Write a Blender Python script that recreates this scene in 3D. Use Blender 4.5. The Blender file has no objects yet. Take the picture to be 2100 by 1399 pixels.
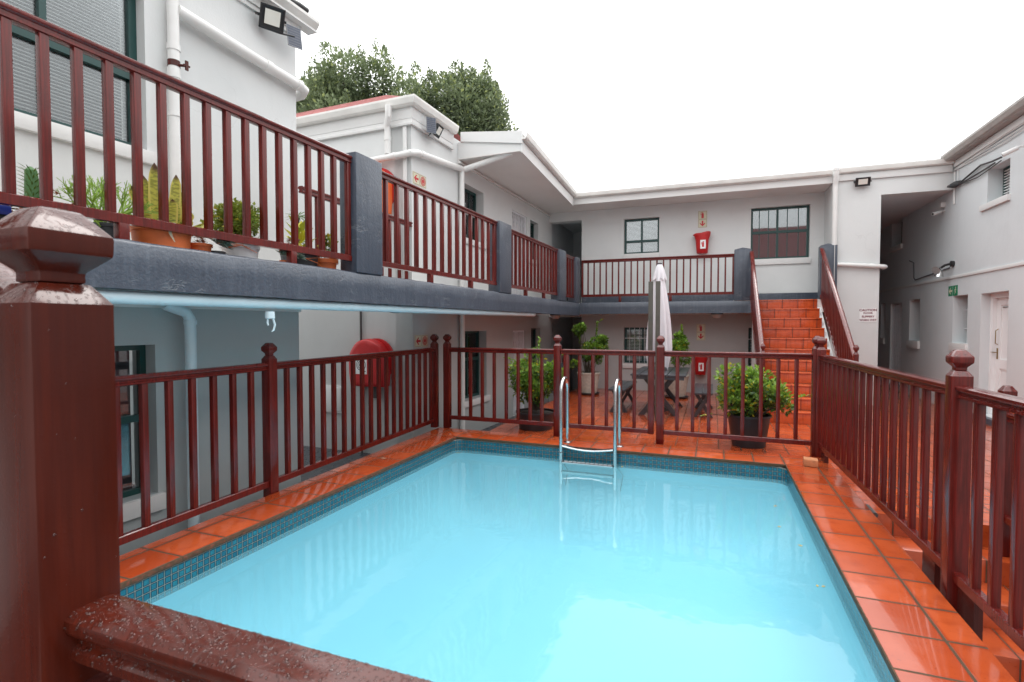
import bpy, bmesh, math, random
from mathutils import Matrix, Vector
R = math.radians
scene = bpy.context.scene
COL = scene.collection
random.seed(7)
ROT = {'W': 0.0, 'L': R(-2.0)}          # the left wing stands two degrees out of square

# ------------------------------------------------------------------ nodes
class NT:
    def __init__(self, name):
        self.m = bpy.data.materials.new(name); self.m.use_nodes = True
        self.t = self.m.node_tree; self.t.nodes.clear()
        self.out = self.t.nodes.new('ShaderNodeOutputMaterial')
    def n(self, typ, **kw):
        nd = self.t.nodes.new('ShaderNode' + typ)
        ins = kw.pop('ins', {})
        for k, v in kw.items(): setattr(nd, k, v)
        for k, v in ins.items(): self.set(nd, k, v)
        return nd
    def set(self, nd, k, v):
        s = nd.inputs[k]
        if isinstance(v, bpy.types.NodeSocket): self.t.links.new(v, s)
        elif isinstance(v, (tuple, list)) and len(v) == 3 and s.type == 'RGBA': s.default_value = (*v, 1)
        else: s.default_value = v
    def math(self, op, a, b=None, c=None, clamp=False):
        nd = self.t.nodes.new('ShaderNodeMath'); nd.operation = op; nd.use_clamp = clamp
        for i, v in enumerate((a, b, c)):
            if v is not None: self.set(nd, i, v)
        return nd.outputs[0]
    def mix(self, f, a, b, blend='MIX'):
        nd = self.t.nodes.new('ShaderNodeMix'); nd.data_type = 'RGBA'; nd.blend_type = blend
        self.set(nd, 0, f); self.set(nd, 6, a); self.set(nd, 7, b)
        return nd.outputs[2]
    def ramp(self, f, stops):
        nd = self.t.nodes.new('ShaderNodeValToRGB'); self.set(nd, 0, f)
        e = nd.color_ramp.elements
        while len(e) < len(stops): e.new(0.5)
        for x, (p, c) in zip(e, stops): x.position = p; x.color = (*c, 1) if len(c) == 3 else c
        return nd.outputs[0]
    def smooth(self, v, a, b):
        nd = self.t.nodes.new('ShaderNodeMapRange'); nd.interpolation_type = 'SMOOTHSTEP'
        self.set(nd, 0, v); nd.inputs[1].default_value = a; nd.inputs[2].default_value = b
        return nd.outputs[0]
    def obj(self): return self.n('TexCoord').outputs['Object']
    def pos(self): return self.n('NewGeometry').outputs['Position']
    def sep(self, v): return self.n('SeparateXYZ', ins={0: v}).outputs
    def scale(self, v, s):
        return self.n('VectorMath', operation='MULTIPLY', ins={0: v, 1: s}).outputs[0]
    def noise(self, v, scale, detail=3.0, rough=0.55):
        return self.n('TexNoise', ins={'Vector': v, 'Scale': scale, 'Detail': detail, 'Roughness': rough}).outputs[0]
    def bump(self, h, strength=0.3, dist=0.01, normal=None):
        nd = self.n('Bump', ins={'Height': h, 'Strength': strength, 'Distance': dist})
        if normal is not None: self.set(nd, 'Normal', normal)
        return nd.outputs[0]
    def pbr(self, col, rough=0.5, metal=0.0, normal=None, **kw):
        b = self.n('BsdfPrincipled', ins={'Base Color': col, 'Roughness': rough, 'Metallic': metal})
        for k, v in kw.items(): self.set(b, k.replace('_', ' '), v)
        if normal is not None: self.set(b, 'Normal', normal)
        return b.outputs[0]
    def done(self, sh): self.t.links.new(sh, self.out.inputs[0]); return self.m

def plain(name, col, rough=0.5, metal=0.0, var=0.12, scale=6.0, bump=0.0, bscale=60.0, **kw):
    t = NT(name); v = t.obj()
    nz = t.noise(v, scale, 4)
    f = t.math('MULTIPLY_ADD', nz, 2 * var, 1 - var)
    c = t.mix(1.0, (*col, 1), t.n('CombineColor', ins={0: f, 1: f, 2: f}).outputs[0], 'MULTIPLY')
    nm = t.bump(t.noise(v, bscale, 3), bump, 0.004) if bump else None
    r = t.math('MULTIPLY_ADD', t.noise(v, scale * 2.3, 3), 0.16, rough - 0.08, clamp=True)
    return t.done(t.pbr(c, r, metal, nm, **kw))

def drops(t, v, scale, thr, amount=0.5):
    """rain drops: height of round beads and their mask"""
    vo = t.n('TexVoronoi', ins={'Vector': v, 'Scale': scale, 'Randomness': 1.0})
    rnd = t.sep(vo.outputs['Color'])[0]
    size = t.math('MULTIPLY_ADD', rnd, thr * 0.75, thr * 0.3)
    d = t.math('SUBTRACT', 1.0, t.math('DIVIDE', vo.outputs['Distance'], size), clamp=True)
    keep = t.math('LESS_THAN', t.sep(vo.outputs['Color'])[1], amount)
    return t.math('MULTIPLY', t.math('POWER', d, 0.6), keep)

def make_wood(name, base, hi, dropscale=95, beads=1.0, spec=0.22):
    t = NT(name); v = t.obj(); p = t.pos()
    grain = t.noise(t.scale(v, (90, 90, 4)), 1.0, 4, 0.6)
    blot = t.noise(p, 2.7, 3)
    col = t.mix(t.smooth(grain, 0.3, 0.75), (*base, 1), (*hi, 1))
    col = t.mix(t.math('MULTIPLY', t.smooth(blot, 0.4, 0.75), 0.5), col, (*[c * 0.6 for c in base], 1))
    nz = t.sep(t.n('NewGeometry').outputs['Normal'])[2]
    top = t.smooth(nz, 0.25, 0.7)
    h = t.math('MULTIPLY', drops(t, p, dropscale, 0.55, 0.75), t.math('MULTIPLY_ADD', top, 0.94, 0.06))
    sheet = t.math('MULTIPLY', t.smooth(t.noise(p, 26, 2), 0.5, 0.56), top)
    h = t.math('ADD', t.math('MULTIPLY', h, beads), t.math('MULTIPLY', sheet, 0.5))
    nm = t.bump(t.math('ADD', h, t.math('MULTIPLY', grain, 0.03)), 0.6, 0.0025)
    rg = t.math('MULTIPLY_ADD', t.noise(p, 17, 3), 0.14, 0.16)
    rg = t.math('MULTIPLY_ADD', top, -0.1, rg)
    return t.done(t.pbr((col), rg, 0.0, nm, Coat_Weight=t.math('MULTIPLY_ADD', top, 0.55, 0.08), Coat_Roughness=0.08, Specular_IOR_Level=spec))

def make_tile(name, sx, sy, ox=0.0, oy=0.0, grout=0.015, base=(0.46, 0.077, 0.020), axis='xy', wet=1.0, streak=0.0, bow=0.0):
    """glazed terracotta tiles laid in a grid on the object's own axes"""
    t = NT(name); v = t.obj(); s = t.sep(v); p = t.pos()
    a = s[0] if axis[0] == 'x' else s[1]
    b = {'x': s[0], 'y': s[1], 'z': s[2]}[axis[1]]
    a = t.math('DIVIDE', t.math('SUBTRACT', a, ox), sx); b = t.math('DIVIDE', t.math('SUBTRACT', b, oy), sy)
    ia = t.math('FLOOR', a); ib = t.math('FLOOR', b)
    da = t.math('MULTIPLY', t.math('PINGPONG', a, 0.5), sx)
    db = t.math('MULTIPLY', t.math('PINGPONG', b, 0.5), sy)
    wob = t.math('MULTIPLY_ADD', t.noise(p, 30, 2), 0.004, -0.002)
    d = t.math('ADD', t.math('MINIMUM', da, db), wob)
    body = t.smooth(d, grout * 0.42, grout * 0.62)
    rnd = t.n('TexWhiteNoise', noise_dimensions='2D', ins={'Vector': t.n('CombineXYZ', ins={0: ia, 1: ib}).outputs[0]}).outputs
    rv = t.sep(rnd['Color'])
    blot = t.noise(p, 7, 4, 0.6)
    c = t.mix(rv[0], (base[0] * .76, base[1] * .66, base[2] * .62, 1), (min(1, base[0] * 1.14), base[1] * 1.22, base[2] * 1.25, 1))
    c = t.mix(t.smooth(blot, 0.45, 0.75), c, (base[0] * 0.78, base[1] * 0.7, base[2] * 0.7, 1))
    c = t.mix(t.smooth(t.noise(p, 55, 2), 0.62, 0.8), c, (base[0] * 0.5, base[1] * 0.4, base[2] * 0.5, 1))
    edge = t.smooth(d, grout * 0.6, grout * 0.6 + 0.02)
    c = t.mix(edge, (base[0] * 0.78, base[1] * 0.66, base[2] * 0.7, 1), c)
    if streak:
        st = t.noise(t.scale(p, (45, 45, 2.5)), 1.0, 3)
        c = t.mix(t.math('MULTIPLY', t.smooth(st, 0.48, 0.72), streak), c, (0.10, 0.028, 0.014, 1))
    gr = t.mix(t.noise(p, 20, 3), (0.065, 0.038, 0.024, 1), (0.13, 0.085, 0.055, 1))
    col = t.mix(body, gr, c)
    tilt = t.math('ADD', t.math('MULTIPLY', t.math('SUBTRACT', rv[0], 0.5), t.math('SUBTRACT', a, ia)),
                  t.math('MULTIPLY', t.math('SUBTRACT', rv[1], 0.5), t.math('SUBTRACT', b, ib)))
    h = t.math('ADD', t.math('MULTIPLY', body, 0.5), t.math('MULTIPLY', tilt, 0.8))
    h = t.math('ADD', h, t.math('MULTIPLY', t.noise(p, 9, 2), 0.5))
    h = t.math('ADD', h, t.math('MULTIPLY', t.noise(p, 140, 2), 0.02))
    nm = t.bump(h, 0.5, 0.006)
    puddle = t.smooth(t.noise(p, 1.9, 3), 0.4, 0.62)
    ro = t.math('MULTIPLY_ADD', puddle, -0.15 * wet, 0.27)
    ro = t.math('MULTIPLY_ADD', t.math('SUBTRACT', 1.0, body), 0.35, ro)
    return t.done(t.pbr(col, ro, 0, nm, Specular_IOR_Level=t.math('MULTIPLY_ADD', body, 0.42, 0.06), Coat_Weight=t.math('MULTIPLY', body, 0.4 * wet), Coat_Roughness=0.04))

def make_wall(name, col, dirt=0.35, bump=0.25, lower=None):
    t = NT(name); p = t.pos(); s = t.sep(p)
    big = t.noise(p, 0.9, 4, 0.6)
    str_ = t.noise(t.scale(p, (7, 7, 0.5)), 1.0, 4, 0.65)
    c = t.mix(t.math('MULTIPLY', t.smooth(big, 0.42, 0.7), dirt), (*col, 1), (*[x * 0.8 for x in col], 1))
    c = t.mix(t.math('MULTIPLY', t.smooth(str_, 0.52, 0.85), dirt * 0.28), c, (col[0] * 0.72, col[1] * 0.71, col[2] * 0.69, 1))
    c = t.mix(t.math('MULTIPLY', t.smooth(t.noise(p, 34, 3), 0.68, 0.8), dirt * 0.5), c, (0.35, 0.33, 0.31, 1))
    wv = t.n('VectorMath', operation='ADD', ins={0: p, 1: t.scale(t.n('TexNoise', ins={'Vector': p, 'Scale': 3.0, 'Detail': 4.0}).outputs['Color'], (.5, .5, .5))}).outputs[0]
    ck = t.n('TexVoronoi', feature='DISTANCE_TO_EDGE', ins={'Vector': wv, 'Scale': 0.55}).outputs[0]
    ck = t.math('MULTIPLY', t.math('SUBTRACT', 1.0, t.smooth(ck, 0.001, 0.004)), t.smooth(t.noise(p, 0.8, 2), 0.56, 0.64))
    c = t.mix(t.math('MULTIPLY', ck, dirt * 0.45), c, (0.35, 0.34, 0.33, 1))
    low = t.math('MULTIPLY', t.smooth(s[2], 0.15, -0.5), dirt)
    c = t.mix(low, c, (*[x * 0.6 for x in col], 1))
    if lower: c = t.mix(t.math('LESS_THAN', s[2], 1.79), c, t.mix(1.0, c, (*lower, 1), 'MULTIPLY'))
    h = t.math('ADD', t.noise(p, 55, 4, 0.6), t.math('MULTIPLY', t.noise(p, 7, 3), 1.6))
    nm = t.bump(h, bump, 0.006)
    return t.done(t.pbr(c, 0.55, 0, nm, Specular_IOR_Level=0.3))

def make_charcoal():
    t = NT('charcoal_paint'); p = t.pos()
    st = t.noise(t.scale(p, (24, 24, 1.4)), 1.0, 4, 0.65)
    big = t.noise(p, 2.2, 4, 0.6)
    c = t.mix(t.smooth(st, 0.4, 0.7), (0.052, 0.064, 0.088, 1), (0.072, 0.086, 0.113, 1))
    c = t.mix(t.math('MULTIPLY', t.smooth(big, 0.45, 0.7), 0.5), c, (0.046, 0.056, 0.077, 1))
    n2 = t.n('TexNoise', ins={'Vector': t.scale(p, (1, 1, 2.4)), 'Scale': 6.0, 'Detail': 5.0, 'Roughness': 0.6, 'Distortion': 0.9}).outputs[0]
    crack = t.math('SUBTRACT', 1.0, t.math('MULTIPLY', t.math('ABSOLUTE', t.math('SUBTRACT', n2, 0.5)), 26), clamp=True)
    ck = t.math('MULTIPLY', crack, t.smooth(t.noise(p, 3.1, 2), 0.55, 0.66))
    nzz = t.sep(t.n('NewGeometry').outputs['Normal'])[2]
    c = t.mix(t.math('MULTIPLY', ck, 0.28), c, (0.26, 0.27, 0.30, 1))
    h = t.math('ADD', t.math('MULTIPLY', t.noise(p, 40, 4, 0.65), 0.7), t.noise(p, 6, 3))
    h = t.math('ADD', h, t.math('MULTIPLY', ck, -0.6))
    nm = t.bump(h, 0.6, 0.012)
    ro = t.math('MULTIPLY_ADD', st, 0.25, 0.22)
    return t.done(t.pbr(c, ro, 0, nm, Coat_Weight=0.2, Coat_Roughness=0.15))

def make_mosaic():
    t = NT('pool_mosaic'); v = t.obj(); s = t.sep(v); P = 0.0465
    nn = t.n('NewGeometry').outputs['Normal']; sn = t.sep(nn)
    run = t.mix(t.math('GREATER_THAN', t.math('ABSOLUTE', sn[0]), 0.7), t.n('CombineXYZ', ins={0: s[0]}).outputs[0], t.n('CombineXYZ', ins={0: s[1]}).outputs[0])
    a = t.math('DIVIDE', t.sep(run)[0], P); b = t.math('DIVIDE', t.math('SUBTRACT', s[2], 0.004), P)
    d = t.math('MINIMUM', t.math('PINGPONG', a, 0.5), t.math('PINGPONG', b, 0.5))
    rnd = t.n('TexWhiteNoise', noise_dimensions='2D', ins={'Vector': t.n('CombineXYZ', ins={0: t.math('FLOOR', a), 1: t.math('FLOOR', b)}).outputs[0]}).outputs[0]
    core = t.smooth(d, 0.11, 0.22); rim = t.smooth(d, 0.016, 0.04)
    c = t.mix(rnd, (0.006, 0.11, 0.165, 1), (0.016, 0.20, 0.26, 1))
    c = t.mix(t.smooth(t.noise(v, 160, 2), 0.4, 0.7), c, (0.008, 0.11, 0.18, 1))
    c = t.mix(core, (0.004, 0.035, 0.06, 1), c)
    c = t.mix(rim, (0.36, 0.37, 0.31, 1), c)
    nm = t.bump(t.math('ADD', rim, t.math('MULTIPLY', t.noise(v, 120, 2), 0.25)), 0.5, 0.004)
    return t.done(t.pbr(c, 0.16, 0, nm))

def make_water():
    t = NT('milky_pool_water'); p = t.pos()
    h = t.math('ADD', t.noise(t.scale(p, (1, 0.75, 1)), 2.1, 3, 0.5), t.math('MULTIPLY', t.noise(p, 9, 2), 0.16))
    vo = t.n('TexVoronoi', ins={'Vector': t.scale(p, (1, 1, 0)), 'Scale': 3.2})
    ring = t.math('MULTIPLY', t.math('SINE', t.math('MULTIPLY', vo.outputs['Distance'], 150)), t.math('POWER', t.math('SUBTRACT', 1.0, t.math('MULTIPLY', vo.outputs['Distance'], 4.2), clamp=True), 2.0))
    h = t.math('ADD', h, t.math('MULTIPLY', ring, 0.012))
    nm = t.bump(h, 0.24, 0.022)
    c = t.mix(t.smooth(t.noise(p, 0.55, 3), 0.3, 0.7), (0.28, 0.665, 0.79, 1), (0.31, 0.695, 0.81, 1))
    body = t.n('BsdfDiffuse', ins={'Color': c}).outputs[0]
    clear = t.n('BsdfTransparent', ins={'Color': (0.70, 0.95, 0.99, 1)}).outputs[0]
    m1 = t.n('MixShader', ins={0: 0.74, 1: body, 2: clear}).outputs[0]
    gl = t.n('BsdfGlossy', ins={'Color': (1, 1, 1, 1), 'Roughness': 0.03, 'Normal': nm}).outputs[0]
    fr = t.n('Fresnel', ins={'IOR': 1.34, 'Normal': nm}).outputs[0]
    return t.done(t.n('MixShader', ins={0: fr, 1: m1, 2: gl}).outputs[0])

def make_glass(name='window_glass', k=0.03):
    t = NT(name); p = t.pos()
    nm = t.bump(t.noise(p, 1.6, 2), 0.02, 0.02)
    gl = t.n('BsdfGlossy', ins={'Color': (0.95, 0.98, 1, 1), 'Roughness': 0.02, 'Normal': nm}).outputs[0]
    tr = t.n('BsdfTransparent', ins={'Color': (0.9, 0.92, 0.92, 1)}).outputs[0]
    fr = t.n('Fresnel', ins={'IOR': 1.5, 'Normal': nm}).outputs[0]
    f = t.math('MULTIPLY_ADD', fr, 1.0, k, clamp=True)
    return t.done(t.n('MixShader', ins={0: f, 1: tr, 2: gl}).outputs[0])

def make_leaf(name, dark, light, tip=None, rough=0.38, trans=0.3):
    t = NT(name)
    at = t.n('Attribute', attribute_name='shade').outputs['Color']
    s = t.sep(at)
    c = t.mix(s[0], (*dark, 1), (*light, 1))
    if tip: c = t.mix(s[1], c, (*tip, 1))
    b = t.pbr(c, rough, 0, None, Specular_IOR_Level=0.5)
    tl = t.n('BsdfTranslucent', ins={'Color': c}).outputs[0]
    return t.done(t.n('MixShader', ins={0: trans, 1: b, 2: tl}).outputs[0])

def make_snake_leaf():
    t = NT('banded_leaf'); at = t.n('Attribute', attribute_name='shade').outputs['Color']; s = t.sep(at); p = t.pos()
    band = t.smooth(t.noise(t.n('CombineXYZ', ins={0: t.math('MULTIPLY', s[1], 30), 1: t.math('MULTIPLY', s[0], 1.6), 2: t.math('MULTIPLY', s[2], 40)}).outputs[0], 1.0, 2), 0.45, 0.56)
    c = t.mix(band, (0.48, 0.52, 0.09, 1), (0.05, 0.13, 0.03, 1))
    age = t.smooth(t.math('ADD', s[1], t.math('MULTIPLY', s[2], 0.6)), 0.4, 1.1)
    c = t.mix(t.math('MULTIPLY', age, 0.45), c, (0.68, 0.55, 0.07, 1))
    c = t.mix(t.smooth(t.math('ABSOLUTE', t.math('SUBTRACT', s[0], 0.5)), 0.33, 0.42), c, (0.72, 0.62, 0.14, 1))
    c = t.mix(t.math('MULTIPLY', t.smooth(s[1], 0.86, 0.98), t.smooth(s[2], 0.2, 0.5)), c, (0.10, 0.04, 0.02, 1))
    return t.done(t.pbr(c, 0.4))

def make_drop():
    t = NT('rain_drop'); fr = t.n('Fresnel', ins={'IOR': 1.33}).outputs[0]
    gl = t.n('BsdfGlossy', ins={'Color': (1, 1, 1, 1), 'Roughness': 0.02}).outputs[0]; tr = t.n('BsdfTransparent', ins={'Color': (.9, .86, .85, 1)}).outputs[0]
    return t.done(t.n('MixShader', ins={0: t.math('MULTIPLY_ADD', fr, 1.2, 0.02, clamp=True), 1: tr, 2: gl}).outputs[0])
M = {}
def build_materials():
    M['wood'] = make_wood('varnished_hardwood', (0.082, 0.0086, 0.0066), (0.165, 0.0128, 0.0092), spec=0.40)
    M['wood_dark'] = make_wood('weathered_hardwood', (0.055, 0.012, 0.010), (0.09, 0.017, 0.013), beads=0.9)
    M['wood_wet'] = make_wood('rain_beaded_hardwood', (0.062, 0.0100, 0.0052), (0.088, 0.0135, 0.0066), dropscale=170, beads=1.2, spec=0.24)
    M['coping'] = make_tile('coping_tile', 0.313, 0.335, 0.775, 6.465)
    M['coping_far'] = make_tile('coping_tile_far', 0.313, 0.335, 0.775, 6.465)
    M['terrace'] = make_tile('terrace_tile', 0.27, 0.27, 0.1, 6.95, grout=0.010)
    M['stair'] = make_tile('stair_tile', 0.285, 5.0, 0.0, -2.4, grout=0.009, axis='xz', wet=0.6, streak=0.28, base=(0.54, 0.092, 0.026))
    M['stair_nose'] = make_tile('stair_nosing_highlight', 0.285, 5.0, 0.0, -2.4, grout=0.007, axis='xz', wet=1.0, base=(0.58, 0.115, 0.037))  # lighter orange paints a highlight along the tread edges
    M['step'] = make_tile('step_tile', 0.31, 5.0, 0.0, -2.4, grout=0.010, axis='xz', wet=0.8)
    M['wall'] = make_wall('white_render', (0.655, 0.668, 0.664)); M['wall_low_dark'] = make_wall('render_darker_below', (0.655, 0.668, 0.664), lower=(0.70, 0.70, 0.70)); M['wall_low_blue'] = make_wall('render_bluer_below', (0.655, 0.668, 0.664), lower=(0.64, 0.68, 0.69))  # the variants with a lower tint turn darker below the balcony slab
    M['wall_grey'] = make_wall('grey_render', (0.64, 0.672, 0.685))
    M['white'] = make_wall('white_trim', (0.69, 0.69, 0.68), 0.25, 0.1)
    M['soffit'] = make_wall('soffit_board', (0.72, 0.70, 0.68), 0.35, 0.06)
    M['charcoal'] = make_charcoal()
    M['charfloor'] = plain('charcoal_floor', (0.03, 0.033, 0.04), 0.28, var=0.3, scale=3, bump=0.3)
    M['mosaic'] = make_mosaic()
    M['basin'] = plain('pool_marbelite', (0.42, 0.71, 0.81), 0.6, var=0.03)
    M['grout'] = plain('pool_grout', (0.32, 0.34, 0.32), 0.8, var=0.45, scale=25, bump=0.5)
    M['water'] = make_water()
    M['pvc'] = plain('white_pipe', (0.72, 0.715, 0.70), 0.35, var=0.1, scale=4)
    M['gutter'] = plain('gutter_white', (0.70, 0.69, 0.66), 0.4, var=0.22, scale=3)
    M['gutter_old'] = plain('gutter_weathered', (0.36, 0.34, 0.32), 0.5, var=0.3, scale=6)
    M['steel'] = plain('stainless_steel', (0.62, 0.63, 0.63), 0.16, 1.0, var=0.08, scale=30)
    M['green'] = plain('green_frame_paint', (0.008, 0.05, 0.046), 0.35, var=0.2)
    M['glass'] = make_glass(); M['glass_bright'] = make_glass('sky_lit_glass', 0.14)
    M['blind'] = plain('blind_slat', (0.80, 0.80, 0.79), 0.55)
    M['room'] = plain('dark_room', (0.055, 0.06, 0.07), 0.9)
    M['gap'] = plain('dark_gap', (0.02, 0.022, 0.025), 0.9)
    M['pvc_bounce'] = plain('pool_bounce_pipe', (0.60, 0.72, 0.77), 0.35, var=0.08, scale=4)  # white pipe, the pool's blue bounce light mixed into its colour
    M['tread'] = plain('moulded_tread', (0.02, 0.04, 0.05), 0.3, var=0.1)
    M['curtain'] = plain('net_curtain', (0.42, 0.43, 0.45), 0.9, var=0.3, scale=9)
    M['black'] = plain('black_plastic', (0.018, 0.018, 0.02), 0.38, var=0.2)
    M['lamp'] = plain('lamp_reflector', (0.75, 0.74, 0.68), 0.22, var=0.1)
    M['solar'] = plain('solar_cell', (0.05, 0.06, 0.09), 0.12)
    M['red'] = plain('red_vinyl', (0.46, 0.012, 0.014), 0.42, var=0.22, scale=9, bump=0.3, bscale=25)
    M['orange'] = plain('orange_vinyl', (0.70, 0.13, 0.03), 0.45, var=0.15)
    M['sign'] = plain('sign_cream', (0.62, 0.60, 0.44), 0.4, var=0.04)
    M['signwhite'] = plain('sign_white', (0.82, 0.82, 0.82), 0.35, var=0.03)
    M['signred'] = plain('sign_red', (0.52, 0.02, 0.03), 0.4, var=0.04)
    M['signgreen'] = plain('sign_green', (0.0, 0.20, 0.09), 0.4, var=0.04)
    M['ink'] = plain('sign_ink', (0.16, 0.01, 0.03), 0.5, var=0.03)
    M['slate'] = plain('slate_timber', (0.045, 0.05, 0.058), 0.3, var=0.3, scale=12, bump=0.4)
    M['post'] = plain('weathered_post', (0.075, 0.07, 0.058), 0.55, var=0.3, scale=10, bump=0.5)
    M['canvas'] = plain('parasol_canvas', (0.72, 0.70, 0.735), 0.8, var=0.1, scale=4, bump=0.3)
    M['terracotta'] = plain('terracotta_pot', (0.72, 0.17, 0.045), 0.5, var=0.15, scale=9, bump=0.15)
    M['potgrey'] = plain('grey_pot', (0.05, 0.055, 0.062), 0.4, var=0.15)
    M['potblack'] = plain('black_pot', (0.022, 0.025, 0.03), 0.4, var=0.2)
    M['potwhite'] = plain('white_pot', (0.72, 0.72, 0.73), 0.45, var=0.06)
    M['basket'] = plain('woven_stone_pot', (0.45, 0.42, 0.36), 0.75, var=0.4, scale=18, bump=0.6)
    M['drop'] = make_drop(); M['solarline'] = plain('solar_grid', (0.2, 0.21, 0.23), 0.4)
    M['soil'] = plain('soil', (0.02, 0.014, 0.01), 0.9, var=0.4, scale=40, bump=0.8)
    M['bark'] = plain('bark', (0.06, 0.045, 0.03), 0.85, var=0.4, scale=14, bump=0.8)
    M['blue'] = plain('blue_rim', (0.01, 0.03, 0.25), 0.35)
    M['roofred'] = plain('red_roof_tile', (0.42, 0.10, 0.09), 0.6, var=0.25, scale=12)
    M['roofdark'] = plain('dark_red_roof', (0.12, 0.03, 0.03), 0.6, var=0.2)
    M['rooftin'] = plain('grey_roof', (0.30, 0.29, 0.28), 0.5, var=0.2)
    M['clay'] = plain('clay_brick', (0.48, 0.20, 0.09), 0.8, var=0.4, scale=30, bump=0.9)
    M['door'] = plain('white_door_paint', (0.82, 0.82, 0.82), 0.4, var=0.03)
    M['gatewhite'] = plain('white_steel', (0.74, 0.74, 0.77), 0.4, var=0.05)
    M['brass'] = plain('old_brass', (0.32, 0.22, 0.10), 0.35, 0.9)
    M['cable'] = plain('grey_cable', (0.10, 0.10, 0.11), 0.6)
    M['darkpipe'] = plain('dark_pipe', (0.055, 0.05, 0.05), 0.5, var=0.3)
    M['frost'] = plain('frosted_lamp', (0.55, 0.54, 0.52), 0.35)
    M['concrete'] = plain('yard_concrete', (0.22, 0.21, 0.2), 0.7, var=0.2, scale=2)
    M['leaf'] = make_leaf('shrub_leaf', (0.035, 0.095, 0.015), (0.30, 0.50, 0.07), (0.55, 0.45, 0.03))
    M['leafdark'] = make_leaf('tree_leaf', (0.085, 0.115, 0.065), (0.29, 0.36, 0.19), (0.38, 0.44, 0.16), trans=0.25)  # greens paled so the leaf colour carries the rain haze
    M['jade'] = make_leaf('jade_leaf', (0.05, 0.12, 0.015), (0.36, 0.42, 0.06), (0.5, 0.4, 0.04), trans=0.15)
    M['yellowleaf'] = make_leaf('yellow_leaf', (0.25, 0.30, 0.03), (0.66, 0.60, 0.04), trans=0.25)
    M['rosette'] = make_leaf('blue_succulent', (0.13, 0.20, 0.16), (0.42, 0.52, 0.44), (0.5, 0.26, 0.2), trans=0.1)
    M['pinksuc'] = make_leaf('pink_succulent', (0.20, 0.10, 0.07), (0.50, 0.30, 0.22), trans=0.1)
    M['orangesuc'] = make_leaf('orange_succulent', (0.16, 0.14, 0.03), (0.55, 0.12, 0.02), trans=0.1)
    M['pencil'] = plain('pencil_stem', (0.30, 0.48, 0.06), 0.45, var=0.35, scale=10)
    M['cactus'] = plain('spiny_stem', (0.09, 0.22, 0.07), 0.5, var=0.3, scale=16)
    M['snake'] = make_snake_leaf()
    M['dry'] = plain('dry_leaf', (0.45, 0.38, 0.27), 0.8)
    M['autumn'] = plain('fallen_leaf', (0.42, 0.30, 0.05), 0.6)

# ------------------------------------------------------------------ meshes
class MB:
    def __init__(s, mat=None):
        s.v = []; s.f = []; s.c = []; s.M = mat or Matrix.Identity(4); s.hascol = False
    def p(s, x, y, z, col=None):
        w = s.M @ Vector((x, y, z)); s.v.append((w.x, w.y, w.z)); s.c.append(col or (0, 0, 0, 1))
        if col: s.hascol = True
        return len(s.v) - 1
    def face(s, *pts, col=None):
        s.f.append([s.p(*q, col=col) for q in pts]); return s
    def box(s, x0, y0, z0, x1, y1, z1):
        i = [s.p(x, y, z) for z in (z0, z1) for (x, y) in ((x0, y0), (x1, y0), (x1, y1), (x0, y1))]
        for a in ((3, 2, 1, 0), (4, 5, 6, 7), (0, 1, 5, 4), (1, 2, 6, 5), (2, 3, 7, 6), (3, 0, 4, 7)): s.f.append([i[k] for k in a])
        return s
    def loft(s, rings, close=True, caps=True):
        idx = [[s.p(*q) for q in r] for r in rings]
        n = len(idx[0])
        for a, b in zip(idx, idx[1:]):
            for k in range(n if close else n - 1):
                j = (k + 1) % n; s.f.append([a[k], a[j], b[j], b[k]])
        if caps and close: s.f.append(idx[0][::-1]); s.f.append(idx[-1])
        return s
    def prism(s, poly, z0, z1):
        return s.loft([[(x, y, z0) for x, y in poly], [(x, y, z1) for x, y in poly]])
    def sweep(s, prof, a, b):
        """profile (across, up) carried from a to b, plumb ends"""
        a = Vector(a); b = Vector(b); d = (b - a); d.z = 0; d.normalize(); r = Vector((d.y, -d.x, 0))
        return s.loft([[tuple(q + r * u + Vector((0, 0, w))) for u, w in prof] for q in (a, b)])
    def tube(s, pts, rad, n=10, caps=True):
        pts = [Vector(p) for p in pts]; rings = []
        up = Vector((0, 0, 1)); last = None
        for i, p in enumerate(pts):
            d = (pts[min(i + 1, len(pts) - 1)] - pts[max(i - 1, 0)]).normalized()
            if last is None:
                ref = up if abs(d.z) < 0.9 else Vector((1, 0, 0)); u = d.cross(ref).normalized()
            else: u = (last - d * last.dot(d)).normalized()
            last = u; w = d.cross(u); rr = rad[i] if isinstance(rad, (list, tuple)) else rad
            rings.append([tuple(p + (u * math.cos(2 * math.pi * k / n) + w * math.sin(2 * math.pi * k / n)) * rr) for k in range(n)])
        return s.loft(rings, True, caps)
    def lathe(s, cx, cy, prof, n=28, caps=True, ph=0.0):
        return s.loft([[(cx + r * math.cos(2 * math.pi * k / n + ph), cy + r * math.sin(2 * math.pi * k / n + ph), z) for k in range(n)] for r, z in prof], True, caps)
    def square(s, cx, cy, prof):
        return s.loft([[(cx - h, cy - h, z), (cx + h, cy - h, z), (cx + h, cy + h, z), (cx - h, cy + h, z)] for h, z in prof])
    def leaf(s, c, d, n, L, Wd, col, fold=0.25):
        d = Vector(d).normalized(); n = Vector(n); w = d.cross(n)
        if w.length < 1e-4: w = d.orthogonal()
        w.normalize(); n = w.cross(d); c = Vector(c)
        a = s.p(*c, col=col); m1 = s.p(*(c + d * L * .45 + w * Wd * .5 + n * Wd * fold), col=col)
        t = s.p(*(c + d * L), col=col); m2 = s.p(*(c + d * L * .45 - w * Wd * .5 + n * Wd * fold), col=col)
        s.f.append([a, m1, t]); s.f.append([a, t, m2]); return s

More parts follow.
